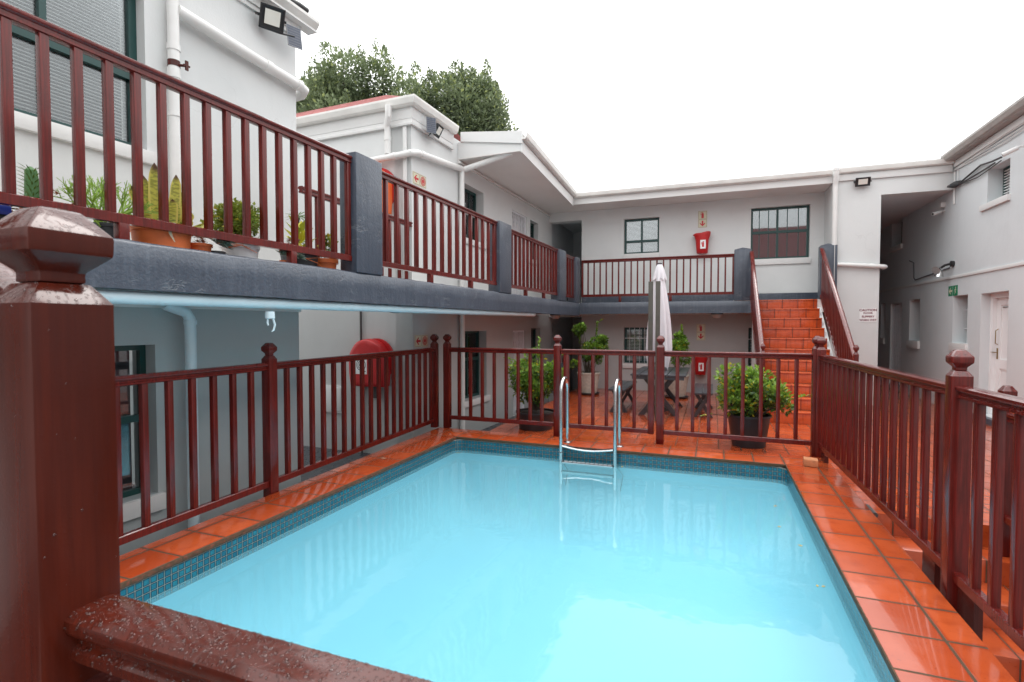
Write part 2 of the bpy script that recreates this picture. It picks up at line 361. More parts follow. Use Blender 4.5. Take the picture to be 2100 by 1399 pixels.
def arc(c, r, a0, a1, n, ax):
    return [tuple(Vector(c) + Vector(ax[0]) * r * math.cos(a0 + (a1 - a0) * i / n) + Vector(ax[1]) * r * math.sin(a0 + (a1 - a0) * i / n)) for i in range(n + 1)]

def finish(name, mb, mat, org=(0, 0, 0), bevel=0.0, smooth=38, recalc=True):
    me = bpy.data.meshes.new(name)
    o = Vector(org)
    me.from_pydata([tuple(Vector(v) - o) for v in mb.v], [], mb.f)
    if mb.hascol:
        at = me.attributes.new('shade', 'FLOAT_COLOR', 'POINT')
        at.data.foreach_set('color', [x for c in mb.c for x in (c if len(c) == 4 else (*c, 1))])
    if recalc or bevel:
        bm = bmesh.new(); bm.from_mesh(me)
        bmesh.ops.recalc_face_normals(bm, faces=bm.faces)
        if bevel:
            es = [e for e in bm.edges if len(e.link_faces) == 2 and e.calc_face_angle(0) > 0.6]
            bmesh.ops.bevel(bm, geom=es, offset=bevel, segments=2, affect='EDGES', profile=0.6, clamp_overlap=True)
        bm.to_mesh(me); bm.free()
    me.materials.append(mat)
    if bevel: smooth = min(smooth, 22)
    if smooth:
        me.shade_smooth(); me.set_sharp_from_angle(angle=R(smooth))
    return me

def tag(o, label=None, cat=None, group=None, kind=None):
    for k, v in (('label', label), ('category', cat), ('group', group), ('kind', kind)):
        if v: o[k] = v
    return o

class Thing:
    """an Empty at the thing's base; parts are given in the coordinates of FRAME"""
    def __init__(s, name, label, cat, base, frame='W', group=None):
        s.base = Vector(base); s.frame = frame
        o = bpy.data.objects.new(name, None); COL.objects.link(o); o.empty_display_size = 0.05
        m = Matrix.Rotation(ROT[frame], 4, 'Z'); o.location = m @ s.base; o.rotation_euler = (0, 0, ROT[frame])
        tag(o, label, cat, group); s.o = o
    def part(s, name, mb, mat, parent=None, label=None, bevel=0.0, shift=(0, 0, 0), smooth=38, recalc=True, kind=None):
        sh = Vector(shift)
        me = finish(name, mb, mat, s.base + sh, bevel, smooth, recalc)
        ob = bpy.data.objects.new(name, me); COL.objects.link(ob)
        ob.parent = parent or s.o
        ob.location = sh - (s.off(parent) if parent else Vector())
        s.__dict__.setdefault('offs', {})[ob.name] = sh
        return tag(ob, label, kind=kind)
    def off(s, parent): return s.__dict__.setdefault('offs', {}).get(parent.name, Vector())
    def inst(s, name, me, loc, rz=0.0, parent=None, rot=None, label=None):
        ob = bpy.data.objects.new(name, me); COL.objects.link(ob); ob.parent = parent or s.o
        ob.location = Vector(loc) - s.base; ob.rotation_euler = rot or (0, 0, rz)
        return tag(ob, label)

def single(name, mb, mat, label, cat, base, frame='W', group=None, kind=None, bevel=0.0, smooth=38):
    me = finish(name, mb, mat, base, bevel, smooth)
    ob = bpy.data.objects.new(name, me); COL.objects.link(ob)
    ob.location = Matrix.Rotation(ROT[frame], 4, 'Z') @ Vector(base); ob.rotation_euler = (0, 0, ROT[frame])
    return tag(ob, label, cat, group, kind)

def copy_tree(o, parent=None, loc=None):
    c = o.copy(); COL.objects.link(c)
    if parent: c.parent = parent
    if loc is not None: c.location = loc
    for ch in list(o.children): copy_tree(ch, c)
    return c

def plane(origin, r, n):
    """matrix taking (along, up, out) to the frame"""
    r = Vector(r); n = Vector(n)
    return Matrix(((r.x, 0, n.x, origin[0]), (r.y, 0, n.y, origin[1]), (r.z, 1, n.z, origin[2]), (0, 0, 0, 1)))

PL_LEFT = plane((-4.43, 0, 0), (0, 1, 0), (1, 0, 0))       # left wing, facing the pool (frame L)
PL_RETURN = plane((0, 6.66, 0), (1, 0, 0), (0, -1, 0))     # its return wall (frame L)
PL_BACK = plane((0, 13.13, 0), (1, 0, 0), (0, -1, 0))
PL_BACK2 = plane((0, 12.3, 0), (1, 0, 0), (0, -1, 0))
PL_RIGHT = plane((4.25, 0, 0), (0, -1, 0), (-1, 0, 0))     # along = -Y

def wall(mb, s0, s1, z0, z1, holes=(), thick=0.25):
    ss = sorted({s0, s1, *[h[0] for h in holes], *[h[1] for h in holes]}); zs = sorted({z0, z1, *[h[2] for h in holes], *[h[3] for h in holes]})
    def hole(a, b): return any(h[0] < a < h[1] and h[2] < b < h[3] for h in holes)
    for a, b in zip(ss, ss[1:]):
        for c, d in zip(zs, zs[1:]):
            if hole((a + b) / 2, (c + d) / 2): continue
            for n in (0, -thick): mb.face((a, c, n), (b, c, n), (b, d, n), (a, d, n))
    for h in list(holes) + [(s0, s1, z0, z1)]:
        a, b, c, d = h
        for q in (((a, c), (a, d)), ((b, c), (b, d)), ((a, c), (b, c)), ((a, d), (b, d))):
            (e, f), (g, i) = q
            mb.face((e, f, 0), (g, i, 0), (g, i, -thick), (e, f, -thick))
    return mb

def bars(mb, rects, n0, n1):
    for a, b, c, d in rects: mb.box(a, c, n0, b, d, n1)
    return mb

def window(t, pl, s0, s1, z0, z1, mull=(), trans=None, depth=0.14, blind=None, sill=None, bars_=0, frame_w=0.045, glazing=(), glass='glass', tw=.028):
    """a painted timber window set back in its opening: window > pane, blind, sill, security_bars, backing"""
    g = 0.002; fw = frame_w; m = MB(pl); d0, d1 = -depth - 0.05, -depth
    s0, s1, z0, z1 = s0 + g, s1 - g, z0 + g, z1 - g
    rects = [(s0, s0 + fw, z0, z1), (s1 - fw, s1, z0, z1), (s0 + fw, s1 - fw, z0, z0 + fw), (s0 + fw, s1 - fw, z1 - fw, z1)]
    bars(m, rects, d0, d1)
    xs = [s0 + fw] + [x for x in mull] + [s1 - fw]
    zz = [z0 + fw] + ([trans] if trans else []) + [z1 - fw]
    for x in mull: bars(m, [(x - .022, x + .022, z0 + fw, z1 - fw)], d0 + .004, d1 + .004)
    if trans: bars(m, [(s0 + fw, s1 - fw, trans - tw, trans + tw)], d0 + .006, d1 + .012)
    for gx in glazing: bars(m, [(gx - .008, gx + .008, z0 + fw, z1 - fw)], d0 + .014, d1 - .012)
    w = t.part('window', m, M['green'])
    t.part('pane', MB(pl).box(s0 + .01, z0 + .01, -depth - .032, s1 - .01, z1 - .01, -depth - .026), M[glass], w)
    if blind:
        b = MB(pl); z = z0 + .02
        while z < z1 - .02:
            b.face((s0 + .02, z, -depth - .060), (s1 - .02, z, -depth - .060), (s1 - .02, z + blind * .55, -depth - .072), (s0 + .02, z + blind * .55, -depth - .072)); z += blind
        t.part('blind', b, M['blind'], w, recalc=False)
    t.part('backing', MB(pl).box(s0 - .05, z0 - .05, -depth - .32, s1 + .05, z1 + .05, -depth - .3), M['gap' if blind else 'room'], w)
    if sill:
        a, b, c, d = sill
        t.part('sill', MB(pl).box(a, c, -0.1, b, d, 0.04), M['white'], w, bevel=.003)
    if bars_:
        b = MB(pl); k = int((s1 - s0) / bars_)
        for i in range(1, k): b.tube([(s0 + (s1 - s0) * i / k, z0, -depth + .05), (s0 + (s1 - s0) * i / k, z1, -depth + .05)], .006, 6)
        for q in (.3, .7): b.box(s0, z0 + (z1 - z0) * q - .008, -depth + .042, s1, z0 + (z1 - z0) * q + .008, -depth + .056)
        t.part('security_bars', b, M['gatewhite'], w)
    return w

def trellis_gate(t, pl, s0, s1, z0, z1, depth=.05, n=9):
    m = MB(pl)
    for a in (s0, s1 - .03): m.box(a, z0, -depth, a + .03, z1, -depth + .03)
    m.box(s0 + .03, z1 - .03, -depth, s1 - .03, z1, -depth + .03)
    for i in range(n):
        a = s0 + .05 + (s1 - s0 - .11) * i / (n - 1)
        m.box(a, z0 + .02, -depth + .004, a + .018, z1 - .031, -depth + .022)
    k = int((z1 - z0) / .28)
    for j in range(k):
        zz = z0 + .1 + j * .28
        for i in range(n - 1):
            a = s0 + .05 + (s1 - s0 - .11) * i / (n - 1); b = s0 + .05 + (s1 - s0 - .11) * (i + 1) / (n - 1)
            u, v = (zz, zz + .14) if i % 2 else (zz + .14, zz)
            m.tube([(a + .009, u, -depth + .026), (b + .009, v, -depth + .026)], .005, 5)
    o = t.part('security_gate', m, M['gatewhite'])
    t.part('door', MB(pl).box(s0, z0, -depth - .16, s1, z1, -depth - .12), M['door'], o)
    return o

def pipe(t, pts, r, mat='pvc', name='downpipe', n=14, collars=(), parent=None):
    m = MB(); m.tube(pts, r, n)
    for a, b in collars: m.tube([a, b], r * 1.14, n)
    return t.part(name, m, M[mat], parent)

def rain_drops(t, ob, n, seed, xmax=9, up=.3, side=.08, rmin=.0008, rmax=.0028):
    """beads of rain standing on the upper faces of one part (and a few clinging to its sides)"""
    rng = random.Random(seed); me = ob.data; me.calc_loop_triangles(); tris = []
    off = ob.matrix_basis.translation + t.base
    for tr in me.loop_triangles:
        nz = me.polygons[tr.polygon_index].normal.z; w = 1 if nz > up else (side if nz > -.2 else 0)
        if w and tr.area > 1e-8: tris.append((tr, w * tr.area))
    tot = [0]
    for _, a in tris: tot.append(tot[-1] + a)
    import bisect; mb = MB(); done = 0
    while done < n:
        tr = tris[min(len(tris) - 1, bisect.bisect(tot, rng.random() * tot[-1]) - 1)][0]; a, b, c = [Vector(me.vertices[i].co) for i in tr.vertices]
        u, v = rng.random(), rng.random()
        if u + v > 1: u, v = 1 - u, 1 - v
        done += 1; p = a + (b - a) * u + (c - a) * v + off; nn = me.polygons[tr.polygon_index].normal
        if p.x > xmax: continue
        r = rmin + (rmax - rmin) * rng.random() ** 2.2; e = nn.orthogonal().normalized(); g = nn.cross(e); st = rng.uniform(.8, 1.25); h = r * rng.uniform(.45, .7); rings = []
        for rr, hh in ((1, 0), (.86, .5), (.5, .88)): rings.append([tuple(p + (e * math.cos(k * .785) * st + g * math.sin(k * .785) / st) * r * rr + nn * h * hh) for k in range(8)])
        i0 = len(mb.v); mb.loft(rings, True, False); q = mb.p(*(p + nn * h))
        for k in range(8): mb.f.append([i0 + 16 + k, i0 + 16 + (k + 1) % 8, q])
    o = t.part('rain_drops', mb, M['drop'], ob, recalc=False, smooth=80, kind='stuff'); return o
# ------------------------------------------------------------------ timber railings
RAIL = [(-.022, -.074), (-.03, -.069), (-.03, -.056), (-.021, -.05), (-.021, -.038), (-.034, -.031), (-.038, -.022), (-.036, -.010), (-.026, -.001), (0, 0),
        (.026, -.001), (.036, -.010), (.038, -.022), (.034, -.031), (.021, -.038), (.021, -.05), (.03, -.056), (.03, -.069), (.022, -.074)]
LOW = [(-.024, -.058), (-.024, -.006), (-.018, 0), (.018, 0), (.024, -.006), (.024, -.058)]
def newel(t, x, y, z0, zs, hw=.048, mat='wood', k=1.0):
    m = MB().square(x, y, [(hw, z0), (hw, zs - .006), (hw - .004, zs), (hw * .62, zs + .026 * k)])
    o = t.part('newel_post', m, M[mat], bevel=.006)
    c = MB().square(x, y, [(hw * .56, zs + .0262 * k), (hw * .54, zs + .043 * k), (hw * 1.01, zs + .071 * k), (hw * 1.03, zs + .104 * k), (hw * .5, zs + .142 * k), (hw * .2, zs + .146 * k)])
    c2 = t.part('post_cap', c, M[mat], o, bevel=.005)
    t.cap = c2
    return o
def section(t, a, b, zt0, zt1, zb0, zb1, n=None, at=None, size=.043, mat='wood', feet=(), rail=RAIL):
    """handrail, bottom rail and balusters from a to b (plan points)"""
    a = Vector((*a, 0)); b = Vector((*b, 0)); d = b - a; rz = math.atan2(d.y, d.x)
    t.part('handrail', MB().sweep(rail, (a.x, a.y, zt0), (b.x, b.y, zt1)), M[mat])
    t.part('bottom_rail', MB().sweep(LOW, (a.x, a.y, zb0), (b.x, b.y, zb1)), M[mat])
    fr = at if at is not None else [(i + 1) / (n + 1) for i in range(n)]
    slope = abs((zt1 - zt0)) > .15; me = None
    for f in fr:
        p = a + d * f; z0 = zb0 + (zb1 - zb0) * f - .004; z1 = zt0 + (zt1 - zt0) * f - .068
        if me is None or (abs((z1 - z0) - h) > .006):
            h = z1 - z0; me = finish('baluster', MB().box(-size / 2, -size / 2, 0, size / 2, size / 2, h), M[mat], bevel=.005)
        t.inst('baluster', me, (p.x, p.y, z0), rz)
    for f in feet:
        p = a + d * f; z = zb0 + (zb1 - zb0) * f - .058
        t.part('rail_foot', MB().box(p.x - .03, p.y - .03, z - .13, p.x + .03, p.y + .03, z), M[mat], bevel=.004)
build_materials()
# ================================================================== SETTING
def structure(name, mb, mat, **kw):
    me = finish(name, mb, mat, (0, 0, 0), **kw); o = bpy.data.objects.new(name, me); COL.objects.link(o); o['kind'] = 'structure'; return o
structure('ground', MB().box(-300, -300, -1.3, 300, 300, -1.2), M['concrete'])
TZ = -0.06
ter = MB().prism([(-3.15, 6.99), (1.262, 6.99), (1.262, 5.25), (4.9, 5.25), (4.9, 18.5), (2.9, 18.5), (2.9, 13.3), (-3.15, 13.3)], -1.2, TZ)
structure('terrace', ter, M['terrace'])
structure('passage_floor', MB().prism([(-9.5, -4), (-3.66, -4), (-3.66, .2), (-3.83, 6.95), (-3.155, 6.985), (-3.155, 16), (-9.5, 16)], -1.2, -0.47), M['charfloor'])

# ================================================================== POOL
pool = Thing('swimming_pool', 'raised swimming pool full of milky turquoise water, rimmed with terracotta coping tiles', 'swimming pool', (-1.27, 4.0, 0))
PX0, PX1, PY0, PY1 = -3.285, 0.775, 0.75, 6.465
def coping_strip(name, poly, mat, org):
    return pool.part(name, MB().prism(poly, -0.035, 0.0), M[mat], shift=Vector(org) - pool.base, bevel=.006)
def ring(x0, y0, x1, y1, r, n=6):
    out = []
    for cx, cy, a in ((x1 - r, y1 - r, 0), (x0 + r, y1 - r, 90), (x0 + r, y0 + r, 180), (x1 - r, y0 + r, 270)):
        for k in range(n + 1): out.append((cx + r * math.cos(R(a + 90 * k / n)), cy + r * math.sin(R(a + 90 * k / n))))
    return out
O = pool.base
def cstrip(poly, mat):
    me = finish('coping', MB().prism(poly, -0.035, 0.0), M[mat], (0, 0, 0), bevel=.005)
    return pool.inst('coping', me, (0, 0, 0))
cstrip([(0.775, PY0), (1.255, PY0), (1.255, 6.965), (0.775, 6.465)], 'coping')
cstrip([(-3.285, 6.467), (0.773, 6.467), (1.252, 6.967), (-3.83, 6.967)], 'coping_far')
cstrip([(-3.287, PY0), (-3.287, 6.465), (-3.832, 6.965), (-3.80, 5.0), (-3.70, 2.2), (-3.64, PY0)], 'coping')
cstrip([(-3.64, PY0 - .002), (-3.64, .2), (1.255, .2), (1.255, PY0 - .002)], 'coping')
ro = ring(PX0 - .012, PY0 - .01, PX1 + .012, PY1 + .012, .13)
def band(z0, z1, ins):
    m = MB(); rr = ring(PX0 - .012 + ins, PY0 - .01 + ins, PX1 + .012 - ins, PY1 + .012 - ins, .13)
    m.loft([[(x, y, z0) for x, y in rr], [(x, y, z1) for x, y in rr]], True, False); return m
def pool_part(name, mb, mat, **kw):
    me = finish(name, mb, M[mat], (0, 0, 0), **kw); return pool.inst(name, me, (0, 0, 0))
pool_part('waterline_tiles', band(-.215, -.043, 0.0), 'mosaic')
pool_part('grout_edge', band(-.05, -.0352, -.004), 'grout')
b = MB(); rgs = []
for k in range(13):
    q = R(7.5 * k); i_ = .75 * (1 - math.cos(q)); rr = ring(PX0 - .012 + i_, PY0 - .01 + i_, PX1 + .012 - i_, PY1 + .012 - i_, .13 + .35 * i_)
    rgs.append([(x, y, -.216 - .72 * math.sin(q)) for x, y in rr])
b.loft(rgs[::-1], True, False); b.f.append(list(range(len(rgs[0]))))
pool_part('basin', b, 'basin', smooth=80)
w = MB()
rr = ring(PX0 - .011, PY0 - .009, PX1 + .011, PY1 + .011, .13); w.f.append([w.p(x, y, -.176) for x, y in rr])
structure('water', w, M['water'], recalc=False, smooth=0)
sh = MB(); inn = ring(PX0 - .03, PY0 - .03, PX1 + .03, PY1 + .03, .05)
out = [(1.235, 6.94), (-3.81, 6.94), (-3.62, .22), (1.235, .22)]
for (a, b_) in zip(out, out[1:] + out[:1]): sh.face((*a, -1.2), (*b_, -1.2), (*b_, -.036), (*a, -.036))
pool_part('pool_wall', sh, 'wall')

# steps beside the pool
st = Thing('garden_steps', 'terracotta tiled steps dropping beside the pool behind the right-hand railing', 'steps', (1.63, 4.6, -.9))
ed = [5.248, 4.93, 4.56, 4.19, 3.82, 3.45, 3.0]
for k in range(1, 6):
    z = TZ - .17 * k
    me = finish('step', MB().box(1.262, ed[k], -1.19, 2.17, ed[k - 1] - .002 + (0), z), M['terrace'] if 0 else M['step'], (0.1 * k, 0, z - .17), bevel=.006)
    st.inst('step', me, (0.1 * k, 0, z - .17))
st.part('side_kerb', MB().loft([[(2.172, 5.246, -1.19), (2.3, 5.246, -1.19), (2.3, 5.246, TZ + .05), (2.172, 5.246, TZ + .05)], [(2.172, 3.0, -1.19), (2.3, 3.0, -1.19), (2.3, 3.0, -.95), (2.172, 3.0, -.95)]]), M['charcoal'])

# ================================================================== LEFT WING
lw = Thing('guesthouse_wing', 'two-storey grey wing on the left with a charcoal balcony along its upper floor', 'building', (-4.43, 4, -.47), 'L')
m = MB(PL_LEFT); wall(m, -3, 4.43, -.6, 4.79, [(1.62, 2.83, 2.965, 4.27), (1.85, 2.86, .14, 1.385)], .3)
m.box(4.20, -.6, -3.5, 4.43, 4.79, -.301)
lw.part('wall', m, M['wall_low_blue'], label='near block of wall with the large blind-covered window')
m = MB(PL_LEFT)
H2 = [(8.15, 9.1, 3.1, 4.065), (10.5, 11.37, 2.0, 4.035), (11.6, 12.16, 3.1, 4.02), (8.22, 9.22, .17, 1.432), (10.55, 11.28, -.46, 1.42), (11.66, 12.31, .5, 1.465)]
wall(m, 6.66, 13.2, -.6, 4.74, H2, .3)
lw.part('wall', m, M['wall_low_dark'], label='long set-back wall under the eaves')
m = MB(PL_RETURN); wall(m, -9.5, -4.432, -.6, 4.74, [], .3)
lw.part('wall', m, M['wall_low_dark'], label='return wall that carries the hose reels')
window(lw, PL_LEFT, 1.62, 2.83, 2.965, 4.27, [2.19], 3.58, .1, .026, (1.5, 2.9, 2.862, 2.964), frame_w=.06, tw=.05)
window(lw, PL_LEFT, 1.85, 2.86, .14, 1.385, [2.35], .775, .12, None, (1.75, 2.9, .0, .138))
window(lw, PL_LEFT, 8.15, 9.1, 3.1, 4.065, [8.6], None, .16, .03, (8.1, 9.2, 3.0, 3.098), glazing=(8.4, 8.85))
window(lw, PL_LEFT, 11.6, 12.16, 3.1, 4.02, [], 3.55, .12, None, (11.5, 12.25, 3.0, 3.098))
window(lw, PL_LEFT, 8.22, 9.22, .17, 1.432, [8.72], .9, .16, None, (8.12, 9.32, .06, .168))
window(lw, PL_LEFT, 11.66, 12.31, .5, 1.465, [], .95, .12, None, (11.6, 12.4, .4, .498))
trellis_gate(lw, PL_LEFT, 10.503, 11.367, 2.0, 4.033); trellis_gate(lw, PL_LEFT, 10.553, 11.277, -.46, 1.418)
# balcony
m = MB()
m.box(-4.432, -3, 1.80, -3.505, 12.12, 2.0); lw.part('balcony_floor', m, M['soffit'])
def rough_beam(x0, x1, y0, y1, z0, z1, ny):
    rng = random.Random(3); m = MB(); rings = []
    for i in range(ny + 1):
        y = y0 + (y1 - y0) * i / ny; j = lambda a: rng.uniform(-a, a)
        rings.append([(x0, y, z0), (x1 + j(.003), y, z0 + j(.003)), (x1 + j(.004), y, (z0 + z1) / 2), (x1 + j(.004), y, z1 - .02 + j(.004)), (x1 - .018 + j(.005), y, z1 + j(.004)), (x0, y, z1)])
    return m.loft(rings)
lw.part('balcony_kerb', rough_beam(-3.504, -3.36, -3, 12.1, 1.765, 2.06, 150), M['charcoal'], smooth=60)
for y0, y1, zt in ((4.10, 4.51, 3.215), (7.47, 7.94, 3.17), (10.53, 10.99, 3.14), (11.78, 12.10, 3.12)):
    lw.part('balcony_pillar', MB().box(-3.56, y0, 2.058, -3.355, y1, zt), M['charcoal'], bevel=.014)
for y in (4.432,): lw.part('wall_plate', MB().box(-4.428, -3, 1.69, -4.39, 4.43, 1.745), M['white'], bevel=.004)
# high eaves of the two blocks
def eave(t, y0, y1, x_in, x_out, zb, zt):
    prof = [(x_out, zt), (x_out, zt - .03), (x_out - .03, zb + .03), (x_out - .06, zb), (x_in, zb), (x_in, zb + .02), (x_out - .05, zb + .03), (x_out - .02, zt)]
    return MB().loft([[(x, y, z) for x, z in prof] for y in (y0, y1)])
lw.part('soffit', MB().box(-4.43, -3, 4.79, -4.30, 4.62, 4.81), M['white'])
lw.part('gutter', eave(lw, -3, 4.63, -4.43, -4.27, 4.81, 4.91), M['gutter'], smooth=18)
lw.part('frieze', MB().box(-4.428, -3, 4.71, -4.385, 4.47, 4.788), M['white'], smooth=18)
lw.part('frieze', MB().box(-4.428, -3, 4.665, -4.405, 4.45, 4.709), M['white'], smooth=18)
lw.part('roof', MB().loft([[(-4.4, -3, 4.90), (-4.4, 4.6, 4.90), (-9, 4.6, 5.4), (-9, -3, 5.4)], [(-4.4, -3, 4.86), (-4.4, 4.6, 4.86), (-9, 4.6, 5.36), (-9, -3, 5.36)]]), M['rooftin'])
lw.part('roof_vent', MB().tube([(-4.33, 4.15, 4.93), (-4.33, 4.38, 4.97), (-4.33, 4.5, 4.97)], .035, 10), M['black'])
# second block: gutter round the corner, frieze, red hipped roof
def corner_run(prof, xi, yi):
    """profile (out, z) mitred round the outside corner at (xi, yi): from far left along the return wall, then back along the long wall"""
    path = [(-9.5, yi, 0, -1), (xi, yi, 1, -1), (xi, 7.86, 1, 0)]
    return MB().loft([[(x + o * dx, y + o * dy, z) for o, z in prof] for x, y, dx, dy in path])
lw.part('gutter', corner_run([(.02, 4.755), (.10, 4.755), (.125, 4.78), (.15, 4.85), (.15, 4.88), (.13, 4.88), (.105, 4.79), (.02, 4.77)], -4.43, 6.66), M['gutter'], smooth=18)
lw.part('frieze', corner_run([(.004, 4.60), (.03, 4.60), (.05, 4.752), (.004, 4.752)], -4.43, 6.66), M['white'], smooth=18)
lw.part('frieze', corner_run([(.004, 4.50), (.05, 4.50), (.055, 4.53), (.025, 4.55), (.025, 4.598), (.004, 4.598)], -4.43, 6.66), M['white'], smooth=18)
lw.part('roof', MB().loft([[(-9.5, 6.56, 4.86), (-4.33, 6.56, 4.86), (-6.0, 8.2, 5.82), (-9.5, 8.2, 5.82)]], caps=True).face((-4.33, 6.56, 4.86), (-4.38, 7.84, 4.86), (-6.0, 8.2, 5.82)).face((-9.5, 9.7, 4.86), (-4.8, 9.7, 4.86), (-4.38, 7.84, 4.86), (-6, 8.2, 5.82), (-9.5, 8.2, 5.82)), M['roofred'], smooth=0)
# low eave over the balcony, running slightly off the wall line
ex0, ey0, ex1, ey1 = -3.24, 8.08, -3.56, 12.16
lw.part('soffit', MB().prism([(-4.428, ey0), (ex0 - .02, ey0), (ex1 - .02, 12.3), (-4.428, 12.9)], 4.405, 4.425), M['soffit'])
lw.part('cornice', MB().sweep([(0, 0), (.05, .0), (.05, .015), (.015, .06), (0, .06)], (-4.428, ey0, 4.343), (-4.428, 13.0, 4.343)), M['soffit'])
fas = [(-.012, 4.38), (.012, 4.38), (.012, 4.575), (-.012, 4.575)]
lw.part('fascia', MB().sweep(fas, (ex0, ey0, 0), (ex1, ey1, 0)), M['white'])
gut = [(.014, 4.585), (.075, 4.585), (.10, 4.61), (.115, 4.67), (.115, 4.69), (.098, 4.69), (.085, 4.62), (.014, 4.60)]
lw.part('gutter', MB().sweep(gut, (ex0, ey0 - .03, 0), (ex1 - .005, ey1 - .03, 0)), M['gutter'], smooth=18)
lw.part('barge_board', MB().loft([[(-4.36, ey0 - y, 4.70), (ex0 + .02, ey0 - y, 4.52), (ex0 + .02, ey0 - y, 4.72), (-4.36, ey0 - y, 4.86)] for y in (.0, .025)]), M['white'])
lw.part('barge_board', MB().loft([[(-4.426, ey0 - y, 4.41), (-4.426, ey0 - y, 4.70), (ex0 - .013, ey0 - y, 4.56), (ex0 - .013, ey0 - y, 4.41)] for y in (-.03, -.004)]), M['white'])
lw.part('roof', MB().prism([(-4.43, ey0 + .03), (ex0, ey0 + .03), (ex1, 12.3), (-4.43, 12.9)], 4.60, 4.70), M['rooftin'])
# rainwater pipes
pipe(lw, [(-4.36, 3.02, 4.78), (-4.36, 3.02, 2.02)], .045, collars=[((-4.36, 3.02, 3.85), (-4.36, 3.02, 3.90)), ((-4.36, 3.02, 3.62), (-4.36, 3.02, 3.70)), ((-4.36, 3.02, 3.3), (-4.36, 3.02, 3.33))])
vp = lw.part('pipe_valve', MB().tube([(-4.36, 3.02, 3.715), (-4.36, 3.02, 3.765)], .048, 14)
  .tube([(-4.34, 3.05, 3.74), (-4.29, 3.085, 3.74)], .012, 8).box(-4.295, 3.07, 3.70, -4.283, 3.095, 3.78).box(-4.294, 3.055, 3.733, -4.284, 3.11, 3.747), M['wood_dark'])
pipe(lw, [(-4.355, 3.05, 4.20), (-4.355, 4.40, 4.13), (-4.37, 4.49, 4.12), (-4.45, 4.53, 4.10), (-4.7, 4.53, 4.09)], .052, collars=[((-4.355, 3.95, 4.153), (-4.355, 4.02, 4.149)), ((-4.355, 4.36, 4.132), (-4.355, 4.42, 4.129))])
pipe(lw, [(-4.72, 6.50, 4.78), (-4.72, 6.50, 4.62), (-4.80, 6.575, 4.52), (-4.80, 6.59, 4.42), (-4.80, 6.59, 4.10)], .048, collars=[((-4.80, 6.59, 4.3), (-4.8, 6.59, 4.36))])
pipe(lw, [(-5.6, 6.58, 4.02), (-4.5, 6.58, 4.06), (-4.40, 6.60, 4.08), (-4.355, 6.7, 4.10), (-4.355, 8.08, 4.235), (-4.33, 8.15, 4.245), (-3.48, 8.2, 4.43), (-3.42, 8.2, 4.50), (-3.42, 8.2, 4.60)], .05, collars=[((-4.7, 6.58, 4.053), (-4.64, 6.58, 4.056)), ((-4.355, 6.78, 4.108), (-4.355, 6.86, 4.116))])
pipe(lw, [(-4.36, 8.1, 4.2), (-4.36, 8.1, 2.02)], .045); pipe(lw, [(-4.36, 8.1, 1.77), (-4.36, 8.1, -.45)], .045)
lw.part('conduit', MB().box(-4.56, 6.63, 2.0, -4.50, 6.655, 4.49), M['white'])
pipe(lw, [(-3.44, -3, 1.70), (-3.44, 9.2, 1.742)], .042, 'pvc_bounce', n=16)
pipe(lw, [(-4.30, 2.86, 1.72), (-4.30, 2.90, 1.70), (-4.30, 3.04, 1.655), (-4.31, 3.08, 1.60), (-4.31, 3.085, 1.5), (-4.31, 3.085, -.45)], .045, 'pvc_bounce', collars=[((-4.31, 3.085, 1.55), (-4.31, 3.085, 1.59))])
tp = lw.part('pipe_outlet', MB().lathe(-3.40, 3.1, [(.035, 1.655), (.037, 1.60), (.028, 1.595)], 16).tube([(-3.40, 3.08, 1.60), (-3.395, 3.07, 1.565), (-3.39, 3.075, 1.545)], .007, 6).tube([(-3.38, 3.11, 1.60), (-3.375, 3.125, 1.55), (-3.38, 3.115, 1.505), (-3.385, 3.10, 1.495)], [.009, .009, .008, .004], 6), M['pvc_bounce'])

# ================================================================== BACK WING
bw = Thing('guesthouse_wing', 'two-storey white wing across the back of the courtyard, stairs climbing to its balcony', 'building', (-1, 13.13, -.06))
m = MB(PL_BACK)
HB = [(-4.05, -3.115, 2.0, 4.2), (-4.05, -3.115, -.3, 1.75), (-2.055, -1.215, 3.29, 4.145), (.80, 1.98, 3.03, 4.19), (-2.04, -1.18, .6, 1.48), (.78, 1.6, .6, 1.48)]
wall(m, -4.4, 2.30, -.5, 4.6, HB, .3); bw.part('wall', m, M['wall_low_dark'], label='rear wall behind the balcony')
m = MB(PL_BACK2); wall(m, 2.255, 4.252, -.3, 4.70, [(3.08, 4.252, -.3, 4.105)], .25)
m.box(2.257, -.3, -.9, 2.45, 4.6, -.251); bw.part('wall', m, M['wall'], label='projecting wall with the caution sign beside the dark passage')
bw.part('corridor', MB().box(-4.2, 13.44, -.6, -2.9, 13.46, 4.4).box(-4.06, 13.40, 1.76, -3.1, 16, 1.99).box(-3.1, 13.432, -.5, -3.05, 16, 4.4).box(-4.2, 15.9, -.5, -3.05, 16, 4.4).box(-4.1, 13.432, -.5, -4.06, 16, 4.4) if 0 else
        MB().box(-4.06, 13.432, 1.76, -3.1, 16, 1.98).box(-3.11, 13.432, -.5, -3.05, 15.98, 4.4).box(-4.2, 15.981, -.5, -3.05, 16.05, 4.4).box(-4.12, 13.432, -.5, -4.061, 15.98, 4.4).box(-4.12, 13.432, 4.401, -3.05, 16, 4.45), M['wall_grey'])
bw.part('door', MB(PL_BACK).box(-3.62, 2.0, -.9, -3.40, 3.3, -.86), M['wall_grey'])
window(bw, PL_BACK, -2.055, -1.215, 3.29, 4.145, [-1.635], 3.60, .10, .03, (-2.06, -1.21, 3.18, 3.288), glass='glass_bright')
